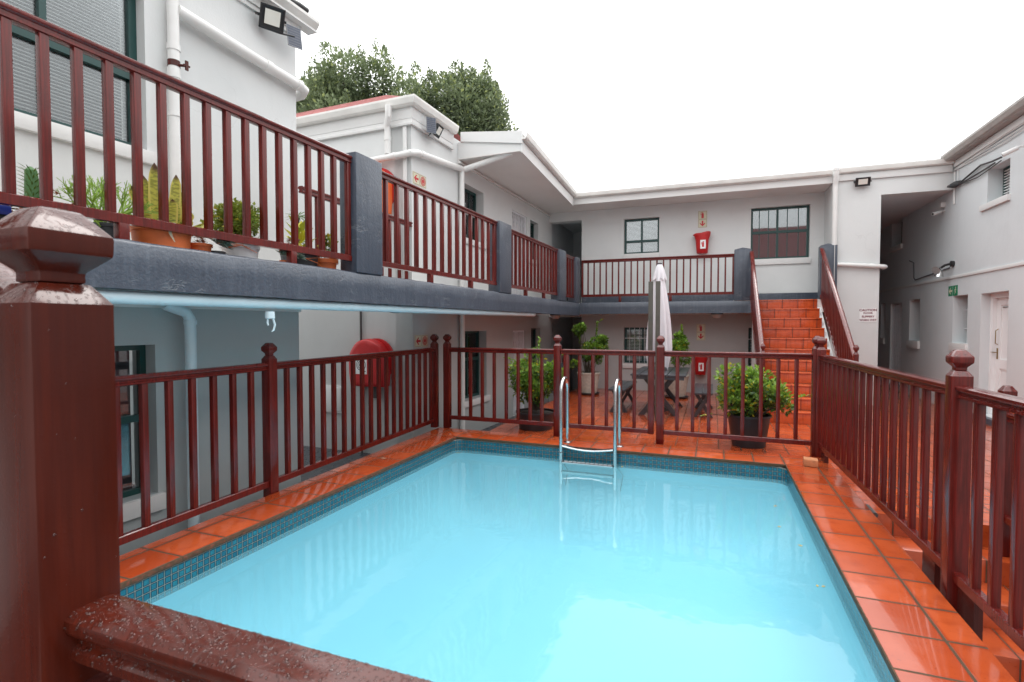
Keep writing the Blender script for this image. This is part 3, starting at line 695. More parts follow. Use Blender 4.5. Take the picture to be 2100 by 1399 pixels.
window(bw, PL_BACK, .80, 1.98, 3.03, 4.19, [1.35], 3.64, .10, None, (.84, 2.0, 2.90, 3.028), glazing=(.98, 1.17, 1.55, 1.77), glass='glass_bright')
window(bw, PL_BACK, -2.04, -1.18, .6, 1.48, [-1.6], None, .16, .035, (-2.06, -1.16, .48, .598), bars_=.11)
window(bw, PL_BACK, .78, 1.6, .6, 1.48, [1.2], None, .16, .035, (.76, 1.62, .48, .598), bars_=.11)
bw.part('passage', MB().box(3.06, 12.56, 4.11, 4.40, 18.6, 4.2).box(3.0, 12.56, -.3, 3.07, 18.6, 4.108).box(3.0, 18.4, -.3, 4.4, 18.5, 4.108), M['wall_grey'])
bw.part('balcony_floor', MB().prism([(-3.7, 13.128), (-2.98, 12.345), (.42, 12.345), (.42, 12.21), (2.337, 12.21), (2.337, 12.299), (2.254, 12.299), (2.254, 13.128)], 1.81, 2.07), M['soffit'])
def rough_beam_x(x0, x1, y0, y1, z0, z1, n):
    rng = random.Random(5); m = MB(); rings = []
    for i in range(n + 1):
        x = x0 + (x1 - x0) * i / n; j = lambda a: rng.uniform(-a, a)
        rings.append([(x, y1, z0), (x, y0 + j(.003), z0 + j(.003)), (x, y0 + j(.004), (z0 + z1) / 2), (x, y0 + j(.004), z1 - .02), (x, y0 + .018, z1 + j(.003)), (x, y1, z1)])
    return m.loft(rings)
bw.part('balcony_kerb', rough_beam_x(-2.93, .765, 12.2, 12.344, 1.80, 2.068, 50), M['charcoal'], smooth=60)
for x0, x1 in ((.43, .762), (2.035, 2.337)):
    mm = MB().box(x0, 12.198, 2.066, x1, 12.42, 3.15); cx = (x0 + x1) / 2; h = (x1 - x0) / 2
    mm.loft([[(cx - h, 12.198, 3.151), (cx + h, 12.198, 3.151), (cx + h, 12.42, 3.151), (cx - h, 12.42, 3.151)], [(cx - .01, 12.30, 3.20), (cx + .01, 12.30, 3.20), (cx + .01, 12.32, 3.20), (cx - .01, 12.32, 3.20)]])
    bw.part('balcony_pillar', mm, M['charcoal'], bevel=.006)
bw.part('skirting', MB().box(-3.1, 13.10, 2.07, 2.252, 13.128, 2.255), M['charcoal'], bevel=.005)
bw.part('skirting', MB().box(2.225, 12.3, 2.07, 2.253, 13.099, 3.0), M['charcoal'])
bw.part('soffit', MB().prism([(-4.2, 13.128), (-3.13, 12.36), (2.253, 12.36), (2.253, 13.128)], 4.425, 4.445), M['soffit'])
bw.part('fascia', MB().sweep([(-.012, 4.42), (.012, 4.42), (.012, 4.56), (-.012, 4.56)], (-3.16, 12.35, 0), (2.252, 12.35, 0)), M['white'])
gutb = [(.014, 4.565), (.07, 4.565), (.095, 4.585), (.11, 4.645), (.11, 4.665), (.093, 4.665), (.08, 4.60), (.014, 4.58)]
bw.part('gutter', MB().sweep(gutb, (-3.10, 12.35, 0), (2.235, 12.35, 0)), M['gutter'], smooth=18)
bw.part('gutter', MB().sweep(gutb, (2.33, 12.30, 0), (4.20, 12.30, 0)), M['gutter'], smooth=18)
bw.part('frieze', MB().box(2.26, 12.262, 4.43, 4.20, 12.298, 4.56), M['white'], bevel=.006)
bw.part('roof', MB().loft([[(-4.4, 12.37, 4.62), (4.3, 12.37, 4.62), (4.3, 16.5, 5.0), (-4.4, 16.5, 5.0)], [(-4.4, 12.37, 4.57), (4.3, 12.37, 4.57), (4.3, 16.5, 4.95), (-4.4, 16.5, 4.95)]]), M['rooftin'])
pipe(bw, [(2.285, 12.17, 4.66), (2.285, 12.17, 4.5), (2.285, 12.235, 4.40), (2.285, 12.245, 4.3), (2.285, 12.245, 2.1)], .048, collars=[((2.285, 12.17, 4.62), (2.285, 12.17, 4.67))])
pipe(bw, [(2.34, 12.24, 2.765), (3.13, 12.24, 2.69), (3.16, 12.27, 2.688), (3.16, 12.40, 2.685)], .042, collars=[((2.9, 12.24, 2.712), (2.96, 12.24, 2.706))])

# ================================================================== RIGHT WING
rw = Thing('guesthouse_wing', 'two-storey grey wing on the right with white sills and a white panelled door', 'building', (4.25, 11, 0))
m = MB(PL_RIGHT)
HR = [(-14.565, -13.93, 1.19, 2.12), (-12.238, -11.63, 1.21, 2.09), (-11.142, -10.25, .04, 2.075), (-15.94, -15.09, .04, 2.08), (-11.02, -10.32, 3.56, 4.115), (-15.97, -15.2, 3.5, 4.16), (-16.75, -16.4, 1.2, 2.12)]
wall(m, -18.6, 0, -.3, 4.70, HR, .4); rw.part('wall', m, M['wall_grey'])
window(rw, PL_RIGHT, -14.565, -13.93, 1.19, 2.12, [], 1.62, .24, None, (-14.6, -13.89, 1.02, 1.188))
window(rw, PL_RIGHT, -12.238, -11.63, 1.21, 2.09, [], 1.66, .24, .03, (-12.28, -11.58, 1.06, 1.208), bars_=.15)
window(rw, PL_RIGHT, -11.02, -10.32, 3.56, 4.115, [-10.67], None, .2, None, (-11.2, -10.28, 3.46, 3.558))
window(rw, PL_RIGHT, -15.97, -15.2, 3.5, 4.16, [], None, .2, None, (-16.0, -15.15, 3.38, 3.498))
window(rw, PL_RIGHT, -16.75, -16.4, 1.2, 2.12, [], None, .2, None, (-16.8, -16.36, 1.05, 1.198))
sl = MB(PL_RIGHT); z = 3.60
while z < 4.08:
    sl.box(-10.97, z, -.24, -10.36, z + .012, -.19); z += .045
rw.part('shutter', sl, M['blind'])
trellis_gate(rw, PL_RIGHT, -15.937, -15.093, .04, 2.07, .08, 7)
m = MB(PL_RIGHT); bars(m, [(-11.14, -11.06, .04, 2.073), (-10.33, -10.252, .04, 2.073), (-11.06, -10.33, 1.99, 2.073)], -.30, -.13)
fr = rw.part('door_frame', m, M['door'])
m = MB(PL_RIGHT).box(-11.058, .045, -.24, -10.332, 1.988, -.205)
bars(m, [(-11.058, -10.93, .045, 1.988), (-10.46, -10.332, .045, 1.988), (-10.93, -10.46, 1.87, 1.988), (-10.93, -10.46, .82, .98), (-10.93, -10.46, .045, .25)], -.2045, -.188)
dr = rw.part('door', m, M['door'])
rw.part('handle', MB(PL_RIGHT).box(-11.02, .98, -.187, -10.985, 1.16, -.178).tube([(-11.0, 1.09, -.18), (-11.0, 1.09, -.14), (-11.09, 1.09, -.135)], .008, 8), M['brass'], dr)
rw.part('pull_bar', MB(PL_RIGHT).tube([(-10.99, 1.22, -.18), (-10.995, 1.24, -.15), (-10.985, 1.45, -.148), (-10.98, 1.48, -.18)], .007, 8), M['brass'], dr)
rw.part('doorstep', MB(PL_RIGHT).box(-11.16, -.3, -.35, -10.23, .038, .09), M['charcoal'], bevel=.01)
rw.part('string_course', MB(PL_RIGHT).box(-18, 2.42, -.05, 0, 2.475, .022), M['white'], bevel=.008)
rw.part('gutter', MB().sweep([(-a, b) for a, b in [(.02, 4.615), (.17, 4.615), (.20, 4.635), (.235, 4.70), (.235, 4.735), (.215, 4.735), (.19, 4.65), (.02, 4.64)]], (4.25, 0, 0), (4.25, 12.29, 0)), M['gutter_old'], smooth=18)
rw.part('frieze', MB().box(4.205, 0, 4.50, 4.248, 12.26, 4.612), M['white'], bevel=.01)
rw.part('roof', MB().loft([[(4.1, 0, 4.69), (4.1, 18.5, 4.69), (8, 18.5, 5.1), (8, 0, 5.1)], [(4.1, 0, 4.64), (4.1, 18.5, 4.64), (8, 18.5, 5.05), (8, 0, 5.05)]]), M['rooftin'])
m = MB()
for q, zz in enumerate((4.50, 4.475, 4.452)): m.tube([(4.225 - .004 * q, 2, zz + .01), (4.225 - .004 * q, 8.6, zz - .02), (4.225, 10.5, zz - .03 * q), (4.23, 12.3, zz - .05 * (q == 0))], .009, 6)
m.tube([(4.23, 12.25, 4.42), (4.23, 12.25, 3.82)], .016, 8)
rw.part('conduit', m, M['pvc'])
rw.part('conduit', MB().tube([(4.235, 12.4, 2.64), (4.235, 14.2, 2.55), (4.235, 14.3, 2.6), (4.235, 14.33, 2.95), (4.235, 14.6, 3.02)], .012, 8), M['cable'])
rw.part('vent_grille', MB(PL_RIGHT).box(-12.75, .30, 0, -12.6, .36, .02), M['white'])
# ================================================================== RAILINGS
def fence(label, base, frame='W', name='timber_railing', group=None):
    return Thing(name, label, 'railing', base, frame, group)
# left pool railing
f = fence('low mahogany pool railing along the left coping, above the sunken passage', (-3.85, 3.7, 0))
newel(f, -3.985, 7.10, -.03, 1.26); newel(f, -3.81, 3.71, -.12, 1.24); newel(f, -3.69, .95, -.12, 1.24)
L0, L1, L2 = (-3.81, 3.71), (-3.975, 7.05), (-3.69, .95)
section(f, L0, L1, 1.205, 1.205, .115, .115, at=[(y - 3.71) / 3.34 for y in [3.93 + .178 * i for i in range(18)] if y < 6.99])
section(f, L2, L0, 1.205, 1.205, .112, .115, at=[(y - .95) / 2.76 for y in [3.49 - .193 * i for i in range(13)] if y > 1.05])
# far railing, left of the gate
f = fence('short mahogany railing between the far left pool corner and the gate', (-2.9, 7.12, 0))
newel(f, -3.775, 7.12, -.03, 1.262); newel(f, -2.03, 7.13, -.06, 1.262)
section(f, (-3.73, 7.12), (-2.08, 7.13), 1.208, 1.208, .168, .168, at=[(x + 3.73) / 1.65 for x in (-3.571, -3.383, -3.190, -2.998, -2.808, -2.622, -2.438, -2.262)])
f = fence('far mahogany railing from the gate post to the right pool corner, before the shrub', (.25, 7.09, 0))
newel(f, -.625, 7.11, -.02, 1.262); newel(f, 1.165, 7.08, -.04, 1.272)
section(f, (-.575, 7.11), (1.115, 7.08), 1.21, 1.21, .168, .168, at=[(x + .575) / 1.69 for x in (-.413, -.221, -.027, .169, .366, .57, .759, .954)])
# the gate
g = Thing('pool_gate', 'mahogany pool gate standing behind the steel ladder', 'gate', (-1.33, 7.12, 0))
for x in (-1.90, -.742):
    g.part('gate_stile', MB().box(x - .037, 7.09, .10, x + .037, 7.15, 1.135), M['wood'], bevel=.006)
g.part('handrail', MB().sweep(RAIL, (-1.975, 7.12, 1.21), (-.69, 7.12, 1.21)), M['wood'])
g.part('bottom_rail', MB().sweep(LOW, (-1.862, 7.12, .166), (-.78, 7.12, .166)), M['wood'])
bm_ = finish('baluster', MB().box(-.0215, -.0215, 0, .0215, .0215, .98), M['wood'], bevel=.005)
for x in (-1.708, -1.523, -1.335, -1.15, -.962): g.inst('baluster', bm_, (x, 7.12, .162))
g.part('hinge', MB().box(-1.975, 7.085, .95, -1.94, 7.09, 1.02).box(-1.975, 7.085, .28, -1.94, 7.09, .35), M['black'])
# right pool railing
f = fence('long mahogany railing running along the right side of the pool beside the steps', (1.27, 4.5, 0))
newel(f, 1.20, 7.05, -.05, 1.262); newel(f, 1.335, 3.735, -.45, 1.262, .05); newel(f, 1.43, 1.0, -.6, 1.262)
section(f, (1.202, 7.0), (1.333, 3.785), 1.205, 1.205, .17, .135, n=16, size=.041)
section(f, (1.335, 3.685), (1.428, 1.05), 1.205, 1.205, .133, .11, n=13, size=.042)
for x, y in ((1.21, 6.78), (1.323, 4.02), (1.343, 3.55)):
    f.part('rail_foot', MB().box(x - .02, y - .10, -.2, x + .02, y + .10, .075), M['wood_dark'])
# railing down the garden steps
f = fence('lower mahogany railing on the far side of the tiled garden steps', (1.98, 5.08, -.23))
newel(f, 2.12, 5.09, -.232, .94, .043)
section(f, (2.12, 5.045), (2.14, 3.2), .885, .885, .10, .10, n=10, size=.04)
# near corner
f = fence('rain-beaded mahogany newel post and handrail right in the foreground', (-.89, .478, -.2))
nw = newel(f, -.895, .474, -.9, 1.586, .053, 'wood_wet', .9)
rain_drops(f, nw, 300, 1, up=.2, side=.035)
NR = [(u * 1.02, w * 1.0) for u, w in RAIL]
hr = f.part('handrail', MB().sweep(NR, (-.842, .487, 1.145), (1.385, .487, 1.145)), M['wood_wet'])
newel(f, 1.433, .487, -.6, 1.262, mat='wood_wet'); newel(f, -1.65, .487, -.9, 1.98, mat='wood_wet')
rain_drops(f, hr, 6500, 2, .12, .3, .25, .0006, .0027)
f.part('bottom_rail', MB().sweep([(-.022, -.05), (-.022, 0), (.022, 0), (.022, -.05)], (-.842, .487, 1.035), (1.385, .487, 1.035)), M['wood_dark'])
f.part('handrail', MB().loft([[(-.938, .487 - u, 1.60 + w) for u, w in RAIL], [(-1.60, .487 - u, 1.90 + w) for u, w in RAIL]]), M['wood_wet'])
f.part('rail_foot', MB().box(-.985, .46, .2, -.945, .50, 1.52), M['wood'], bevel=.004)
# balcony railings of the left wing
SX = -3.43
def balc(label, y0, y1, ys, feet, z=3.17, zb=2.222):
    t = fence(label, (SX, (y0 + y1) / 2, 2.06), 'L', 'balcony_railing', 'railing sections between the charcoal balcony pillars')
    a, b = (SX, y0), (SX, y1); d = y1 - y0
    for y in (y1 - .02,): t.part('end_post', MB().box(SX - .02, y - .03, zb - .0, SX + .02, y + .018, z - .072), M['wood'], bevel=.004)
    section(t, a, b, z, z, zb, zb, at=[(q - y0) / d for q in ys], feet=[(q - y0) / d for q in feet], size=.044)
    return t
balc('nearest balcony railing, in front of the row of potted succulents', -1.2, 4.09, [1.495 + .1585 * i for i in range(-16, 16)], (.45, 2.03, 3.36), 3.175)
balc('second balcony railing, between the nearest two charcoal pillars', 4.512, 7.468, [4.66 + .196 * i for i in range(15)], (5.55, 6.62), 3.16)
balc('third balcony railing, densely barred by the oblique view, past the second pillar', 7.942, 10.528, [8.10 + .187 * i for i in range(13)], (8.75, 9.72), 3.135)
balc('last and shortest railing of the left balcony, next to the inner corner', 10.992, 11.778, [11.15 + .187 * i for i in range(4) if i < 3], (), 3.11)
f = fence('inner railing behind the balcony, across the gap between the two wall blocks', (-4.47, 5.6, 2.0), 'L', 'balcony_railing')
section(f, (-4.40, 4.45), (-4.44, 6.64), 3.075, 3.075, 2.15, 2.15, at=[(y - 4.45) / 2.19 for y in (4.545, 4.70, 4.955, 5.14, 5.33, 5.52, 5.72, 5.92, 6.11, 6.34, 6.52)], size=.04)
f = fence('long rear balcony railing above the courtyard, facing the pool', (-1.2, 12.27, 2.07), 'W', 'balcony_railing')
f.part('end_post', MB().box(-2.91, 12.25, 2.20, -2.865, 12.29, 3.0), M['wood'], bevel=.004); f.part('end_post', MB().box(.392, 12.25, 2.20, .428, 12.29, 3.0), M['wood'], bevel=.004)
section(f, (-2.91, 12.27), (.43, 12.27), 3.075, 3.075, 2.262, 2.262, at=[(x + 2.91) / 3.34 for x in [-2.752 + .1432 * i for i in range(22)]], feet=((-2.0 + 2.91) / 3.34, (-.88 + 2.91) / 3.34), size=.034)

# ================================================================== STAIRCASE
sc_ = Thing('staircase', 'steep flight of terracotta tiled steps up to the rear balcony', 'staircase', (1.43, 9.6, TZ))
Y0, RISE, TREAD = 9.56, 2.13 / 11, .264
for k in range(1, 12):
    z = TZ + RISE * k; y = Y0 + TREAD * (k - 1); sx = (.11 if k % 2 else .235) + .01 * k
    mb = MB().box(.86, y, z - RISE, 1.995, (y + TREAD if k < 11 else 12.199), z - .026)
    o = Vector((sx, 0, z - RISE * .5))
    rz_ = sc_.inst('step', finish('step', mb, M['stair'], o, bevel=.006), o)
    tr_ = sc_.inst('tread', finish('tread', MB().box(.858, y - .018, z - .0255, 1.997, (y + TREAD - .019 if k < 11 else 12.199), z), M['stair_nose'], o, bevel=.007), (0, 0, 0), parent=rz_)
    tr_.location = (0, 0, 0)
sc_.part('stringer', MB().loft([[(x, y, z) for y, z in ((Y0 + .03, TZ), (12.19, TZ), (12.19, 1.9), (Y0 + .03, TZ + .04))] for x in (.79, .858)]), M['wall'])
sc_.part('stringer', MB().loft([[(x, y, z) for y, z in ((Y0 + .03, TZ), (12.19, TZ), (12.19, 1.9), (Y0 + .03, TZ + .04))] for x in (1.997, 2.06)]), M['wall'])
def stair_rail(label, x, dx, yb):
    t = fence(label, (x, yb, TZ), 'W', 'stair_railing')
    newel(t, x + dx, yb, TZ, 1.09, .034)
    za, zb = 1.06, 3.10
    section(t, (x + dx, yb + .03), (x, 12.19), za, zb, .12, 2.16, n=22, size=.04)
    return t
stair_rail('mahogany stair railing on the left of the tiled steps', .765, .03, 9.62)
stair_rail('mahogany stair railing on the right of the tiled steps, against the white wall', 2.06, .06, 9.62)

# ================================================================== POOL LADDER
ld = Thing('pool_ladder', 'stainless steel pool ladder with two curved handrails at the far edge', 'ladder', (-1.42, 6.5, 0))
for x in (-1.765, -1.085):
    p = [(x, 6.36, -.46), (x, 6.36, .70)]
    p += [(x, 6.36 + .155 - .155 * math.cos(a), .70 + .165 * math.sin(a)) for a in [R(12 * i) for i in range(1, 15)]] + [(x, 6.67, .66), (x, 6.68, .0)]
    ld.part('ladder_rail', MB().tube(p, .0235, 18), M['steel'])
    ld.part('flange', MB().lathe(x, 6.68, [(.055, .001), (.055, .006), (.03, .016), (.021, .018)], 20), M['steel'])
def tread(z, sag):
    mb = MB(); prof = [(-.036, -.004), (.036, -.004), (.041, .006), (.036, .018), (-.036, .018), (-.041, .006)]
    return mb.loft([[(-1.745 + .64 * i / 14, 6.365 + a, z + b - sag * math.sin(math.pi * i / 14)) for a, b in prof] for i in range(15)])
ld.part('tread', tread(.02, .035), M['steel']); 
t_ = ld.part('tread', tread(-.190, .0), M['tread'])
ld.part('tread', tread(-.31, .0), M['tread'])
for zz in (-.190, -.31): ld.part('tread_edge', MB().box(-1.742, 6.318, zz - .004, -1.108, 6.3235, zz + .018), M['gatewhite'])
hl = MB()
for i in range(11): hl.lathe(-1.70 + .055 * i, 6.365, [(.010, -.1715), (.021, -.1705), (.024, -.1695), (.012, -.1695)], 10, False)
ld.part('tread_grip', hl, M['gatewhite'], t_)
ld.part('tie_wire', MB().tube([(-1.80, 6.34, -.05), (-1.76, 6.335, -.06), (-1.735, 6.36, -.045), (-1.76, 6.385, -.05), (-1.80, 6.36, -.055)], .005, 6).tube([(-1.735, 6.36, -.045), (-1.70, 6.34, -.02), (-1.69, 6.36, -.04)], .003, 5), M['cable'])
for i in range(2): ld.part('wire_brace', MB().tube([(-1.765 + .68 * i, 6.385, -.16), (-1.70 + .70 * i, 6.45, -.30), (-1.72 + .69 * i, 6.42, -.5)], .004, 5), M['cable'])

# ================================================================== TERRACE FURNITURE
tb = Thing('garden_table', 'dark slate-coloured plank table on crossed legs with the folded parasol through it', 'table', (-.87, 10.2, TZ))
TX0, TX1, TY0, TY1, TT = -1.33, -.40, 9.27, 11.1, .69
mb = MB(); n = 6; wd = (TX1 - TX0) / n
for i in range(n): mb.box(TX0 + wd * i + .006, TY0 + .004 * (i % 3), TT - .03, TX0 + wd * (i + 1) - .006, TY1, TT)
tb.part('tabletop', mb, M['slate'], bevel=.004)
for yy in (TY0 + .02, TY1 - .05): tb.part('apron', MB().box(TX0 + .03, yy, TT - .085, TX1 - .03, yy + .03, TT - .032), M['slate'])
def slant(x0, z0, x1, z1, y, w, th):
    d = Vector((x1 - x0, z1 - z0)).normalized(); nx = w / 2 / abs(d.y)
    return MB().loft([[(x0 - nx, yy, z0), (x0 + nx, yy, z0), (x1 + nx, yy, z1), (x1 - nx, yy, z1)] for yy in (y, y + th)])
for y in (9.52, 10.72):
    tb.part('leg', slant(-1.17, TZ, -.60, TT - .04, y, .085, .045), M['slate'], bevel=.003)
    tb.part('leg', slant(-.57, TZ, -1.14, TT - .04, y + .047, .085, .045), M['slate'], bevel=.003)
tb.part('cross_beam', MB().box(-.90, 9.6, .30, -.84, 10.72, .36), M['slate'])
def bench(label, x0, x1, group=None):
    t = Thing('garden_bench', label, 'bench', ((x0 + x1) / 2, 10.2, TZ))
    mb = MB(); w = (x1 - x0) / 2
    for i in range(2): mb.box(x0 + w * i + .005, 9.45, .355, x0 + w * (i + 1) - .005, 11.0, .39)
    t.part('seat', mb, M['slate'], bevel=.004)
    for y in (9.62, 10.75):
        t.part('leg', slant(x0 + .03, TZ, x1 - .05, .353, y, .06, .04), M['slate'], bevel=.003)
        t.part('leg', slant(x1 - .03, TZ, x0 + .05, .353, y + .042, .06, .04), M['slate'], bevel=.003)
    return t
bench('dark slate bench left of the garden table', -1.75, -1.43); bench('dark slate bench right of the garden table, half behind the potted shrub', -.30, .03)
# parasol, folded
um = Thing('parasol', 'folded pale lilac-white parasol standing in the garden table', 'parasol', (-.93, 10.2, TZ))
um.part('pole', MB().tube([(-.93, 10.2, TZ), (-.93, 10.2, 2.70)], .022, 12), M['post'])
um.part('base', MB().lathe(-.93, 10.2, [(.22, TZ), (.22, TZ + .05), (.06, TZ + .09), (.03, TZ + .25)], 24), M['slate'])
mb = MB(); rings = []; rng = random.Random(11); NF = 8; NS = 96
ph = [rng.uniform(-.25, .25) for _ in range(NF)]; am = [rng.uniform(.75, 1.2) for _ in range(NF)]; lo = [rng.uniform(-.06, .12) for _ in range(NF)]
for j in range(31):
    u = j / 30; r0 = .05 + .135 * u ** .8 + .03 * math.sin(u * 3.1); ring_ = []
    if u > .86: r0 *= 1 - (u - .86) * 1.6
    for k in range(NS):
        a = 2 * math.pi * k / NS; q = a / (2 * math.pi) * NF; i = int(q) % NF; w = .5 + .5 * math.cos(2 * math.pi * (q - .5 + ph[i] * (1 - u)))
        fold = (1 - .62 * u * (1 - w) ** 1.1) * (1 + .22 * u * w * (am[i] - .6)); tw = .35 * u
        z = 2.52 - 1.72 * u - lo[i] * u * w * 1.1 + .05 * u * (1 - w)
        ring_.append((-.93 + r0 * fold * 1.3 * math.cos(a + tw), 10.2 + r0 * fold * 1.3 * math.sin(a + tw), z))
    rings.append(ring_)
mb.loft(rings, True, False); um.part('canopy', mb, M['canvas'], smooth=70)
mb = MB(); rings = []
for j in range(13):
    u = j / 12; ring_ = []
    for k in range(64):
        a = 2 * math.pi * k / 64; w = .5 + .5 * math.cos(8 * a + .6)
        r = (.035 + .11 * u ** .7) * (1 - .35 * u * (1 - w))
        ring_.append((-.93 + r * math.cos(a), 10.2 + r * math.sin(a), 2.685 - .26 * u - .07 * u * w * (1 + .4 * math.sin(3 * a))))
    rings.append(ring_)
mb.loft(rings, True, False); um.part('vent_flap', mb, M['canvas'], smooth=70)
um.part('finial', MB().lathe(-.93, 10.2, [(.048, 2.682), (.05, 2.70), (.03, 2.712), (.0, 2.715)][:3], 16), M['cable'])
um.part('tie_strap', MB().tube([(-.93 + .115 * math.cos(R(a)), 10.2 + .115 * math.sin(R(a)), 2.13 - .0006 * a) for a in range(0, 361, 20)], .007, 6), M['canvas'])
for i, (x, lab) in enumerate(((-.965, 'left of two tall weathered timber posts in front of the folded parasol'), (-.848, 'right of two tall weathered timber posts in front of the folded parasol'))):
    single('timber_post', MB().box(x - .036, 9.02, TZ, x + .036, 9.09, 2.27 + .004 * i), M['post'], lab, 'post', (x, 9.05, TZ), group='weathered posts by the table', bevel=.004)

# ================================================================== PLANTS
def col(rng, lo=0., hi=1., tip=0.08):
    return (rng.uniform(lo, hi), 1.0 if rng.random() < tip else 0.0, rng.random(), 1)
def foliage(mb, rng, clumps, n, L, Wd, tip=.05, upbias=.35, shell=.55, lo=0.):
    tot = sum(r[0] * r[1] for _, r in clumps)
    for c, (rx, rz) in clumps:
        c = Vector(c)
        for _ in range(int(n * rx * rz / tot)):
            d = Vector((rng.gauss(0, 1), rng.gauss(0, 1), rng.gauss(0, 1))).normalized()
            q = shell + (1 - shell) * rng.random(); p = c + Vector((d.x * rx, d.y * rx, d.z * rz)) * q
            dr = (d + Vector((rng.gauss(0, .5), rng.gauss(0, .5), rng.gauss(upbias, .5)))).normalized()
            nn = Vector((rng.gauss(0, .6), rng.gauss(0, .6), 1))
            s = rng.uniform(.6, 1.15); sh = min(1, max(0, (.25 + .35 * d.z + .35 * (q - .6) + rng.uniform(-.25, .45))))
            mb.leaf(p, dr, nn, L * s, Wd * s, (max(sh, lo), 1.0 if rng.random() < tip else 0., rng.random(), 1))
def sprig(mb, rng, p, d, length, n, L, Wd, tip=0.05):
    p = Vector(p); d = Vector(d).normalized()
    for i in range(n):
        q = p + d * length * i / n; a = rng.uniform(0, 6.28)
        dr = (Vector((math.cos(a), math.sin(a), .5)) + d * .6).normalized()
        mb.leaf(q, dr, (0, 0, 1), L * rng.uniform(.7, 1.1), Wd, (rng.uniform(.3, 1), 1.0 if rng.random() < tip else 0, 0, 1))
def branches(rng, base, targets, r=.012):
    m = MB()
    for c in targets:
        b = Vector(base) + Vector((rng.uniform(-.03, .03), rng.uniform(-.03, .03), 0)); c = Vector(c); mid = (b + c) / 2 + Vector((rng.uniform(-.04, .04), rng.uniform(-.04, .04), .04))
        m.tube([b, mid, c], [r, r * .7, r * .35], 6)
    return m
def pot_round(t, cx, cy, z0, r0, r1, h, mat, rim=.012, soil=True):
    p = t.part('pot', MB().lathe(cx, cy, [(r0 * .6, z0), (r0, z0 + .002), (r1, z0 + h - rim * 2), (r1 + rim * .8, z0 + h - rim * 1.9), (r1 + rim * .8, z0 + h), (r1 - .008, z0 + h), (r1 - .012, z0 + h - .05)], 40, True), M[mat])
    if soil: t.part('soil', MB().lathe(cx, cy, [(r1 - .011, z0 + h - .03), (r1 * .4, z0 + h - .02), (.002, z0 + h - .018)], 20), M['soil'])
    return p
def shrub(label, cx, cy, z0, pot, clumps, n, L, Wd, seed, sprigs=(), tip=.05, lo=0.):
    rng = random.Random(seed)
    t = Thing('potted_shrub', label, 'potted shrub', (cx, cy, z0))
    pot(t)
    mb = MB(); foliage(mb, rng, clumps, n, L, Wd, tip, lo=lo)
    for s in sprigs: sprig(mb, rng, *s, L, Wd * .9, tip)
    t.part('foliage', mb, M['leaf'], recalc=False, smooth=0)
    t.part('stem', branches(rng, (cx, cy, z0 + .28), [c for c, _ in clumps] + [tuple(Vector(s[0])) for s in sprigs]), M['bark'])
    return t
def vary(c, r, n, seed, k=.5):
    rng = random.Random(seed); out = []
    for _ in range(n):
        d = Vector((rng.gauss(0, 1), rng.gauss(0, 1), rng.gauss(0, 1))).normalized() * rng.random() ** .4
        q = rng.uniform(.75, 1.25) * k
        out.append(((c[0] + d.x * r[0] * (1 - k), c[1] + d.y * r[0] * (1 - k), c[2] + d.z * r[1] * (1 - k)), (r[0] * q, r[0] * q)))
    return out
shrub('large rounded shrub with yellowing leaves in a black pot in front of the stairs', .47, 7.62, TZ, lambda t: pot_round(t, .47, 7.62, TZ, .205, .262, .42, 'potblack', .014),
      vary((.47, 7.62, .60), (.55, .44), 30, 4, .27), 4600, .064, .045, 21, [((.9, 7.5, .58), (1, -.1, .3), .24, 18), ((.35, 7.6, .9), (-.1, 0, 1), .12, 10), ((.02, 7.5, .35), (-1, -.2, -.3), .14, 12)], .09)
shrub('leafy shrub in a wide black pot behind the far left railing', -2.55, 7.72, TZ, lambda t: pot_round(t, -2.55, 7.72, TZ, .255, .30, .27, 'potblack', .014),
      vary((-2.57, 7.75, .72), (.54, .50), 28, 9, .25), 4200, .06, .04, 22, [((-2.50, 7.7, 1.05), (.05, 0, 1), .30, 22), ((-2.88, 7.7, .98), (-1, 0, .2), .2, 16), ((-2.2, 7.7, .9), (.4, 0, 1), .2, 14)], .05)
def basket_pot(x, y):
    def f(t):
        pot_round(t, x, y, TZ + .045, .19, .255, .47, 'basket', .02)
        t.part('saucer', MB().lathe(x, y, [(.2, TZ), (.24, TZ + .005), (.26, TZ + .04), (.235, TZ + .04), (.21, TZ + .02)], 32), M['potblack'])
    return f
shrub('tall forked shrub in a pale woven pot beside the dark doorway', -2.66, 11.95, TZ, basket_pot(-2.66, 11.95),
      vary((-2.55, 11.9, .95), (.36, .40), 10, 14, .36) + vary((-2.86, 11.9, 1.48), (.20, .22), 5, 15, .5) + vary((-2.3, 11.9, 1.2), (.16, .1), 3, 16, .5) + [((-3.0, 11.9, .62), (.10, .10))], 2300, .075, .05, 23,
      [((-2.46, 11.9, 1.2), (.0, 0, 1), .40, 24), ((-2.46, 11.9, 1.55), (.5, 0, .5), .16, 12), ((-2.86, 11.9, 1.1), (0, 0, 1), .3, 10)], .03, .15)
shrub('bright green shrub in a pale pot half hidden by the parasol', -.72, 12.05, TZ, basket_pot(-.72, 12.05),
      vary((-.70, 12.0, .98), (.30, .42), 10, 24, .36) + vary((-.62, 12.0, 1.22), (.16, .2), 3, 25, .5), 1700, .085, .055, 24, [((-.62, 12.0, 1.3), (.0, 0, 1), .22, 16)], .05, .3)
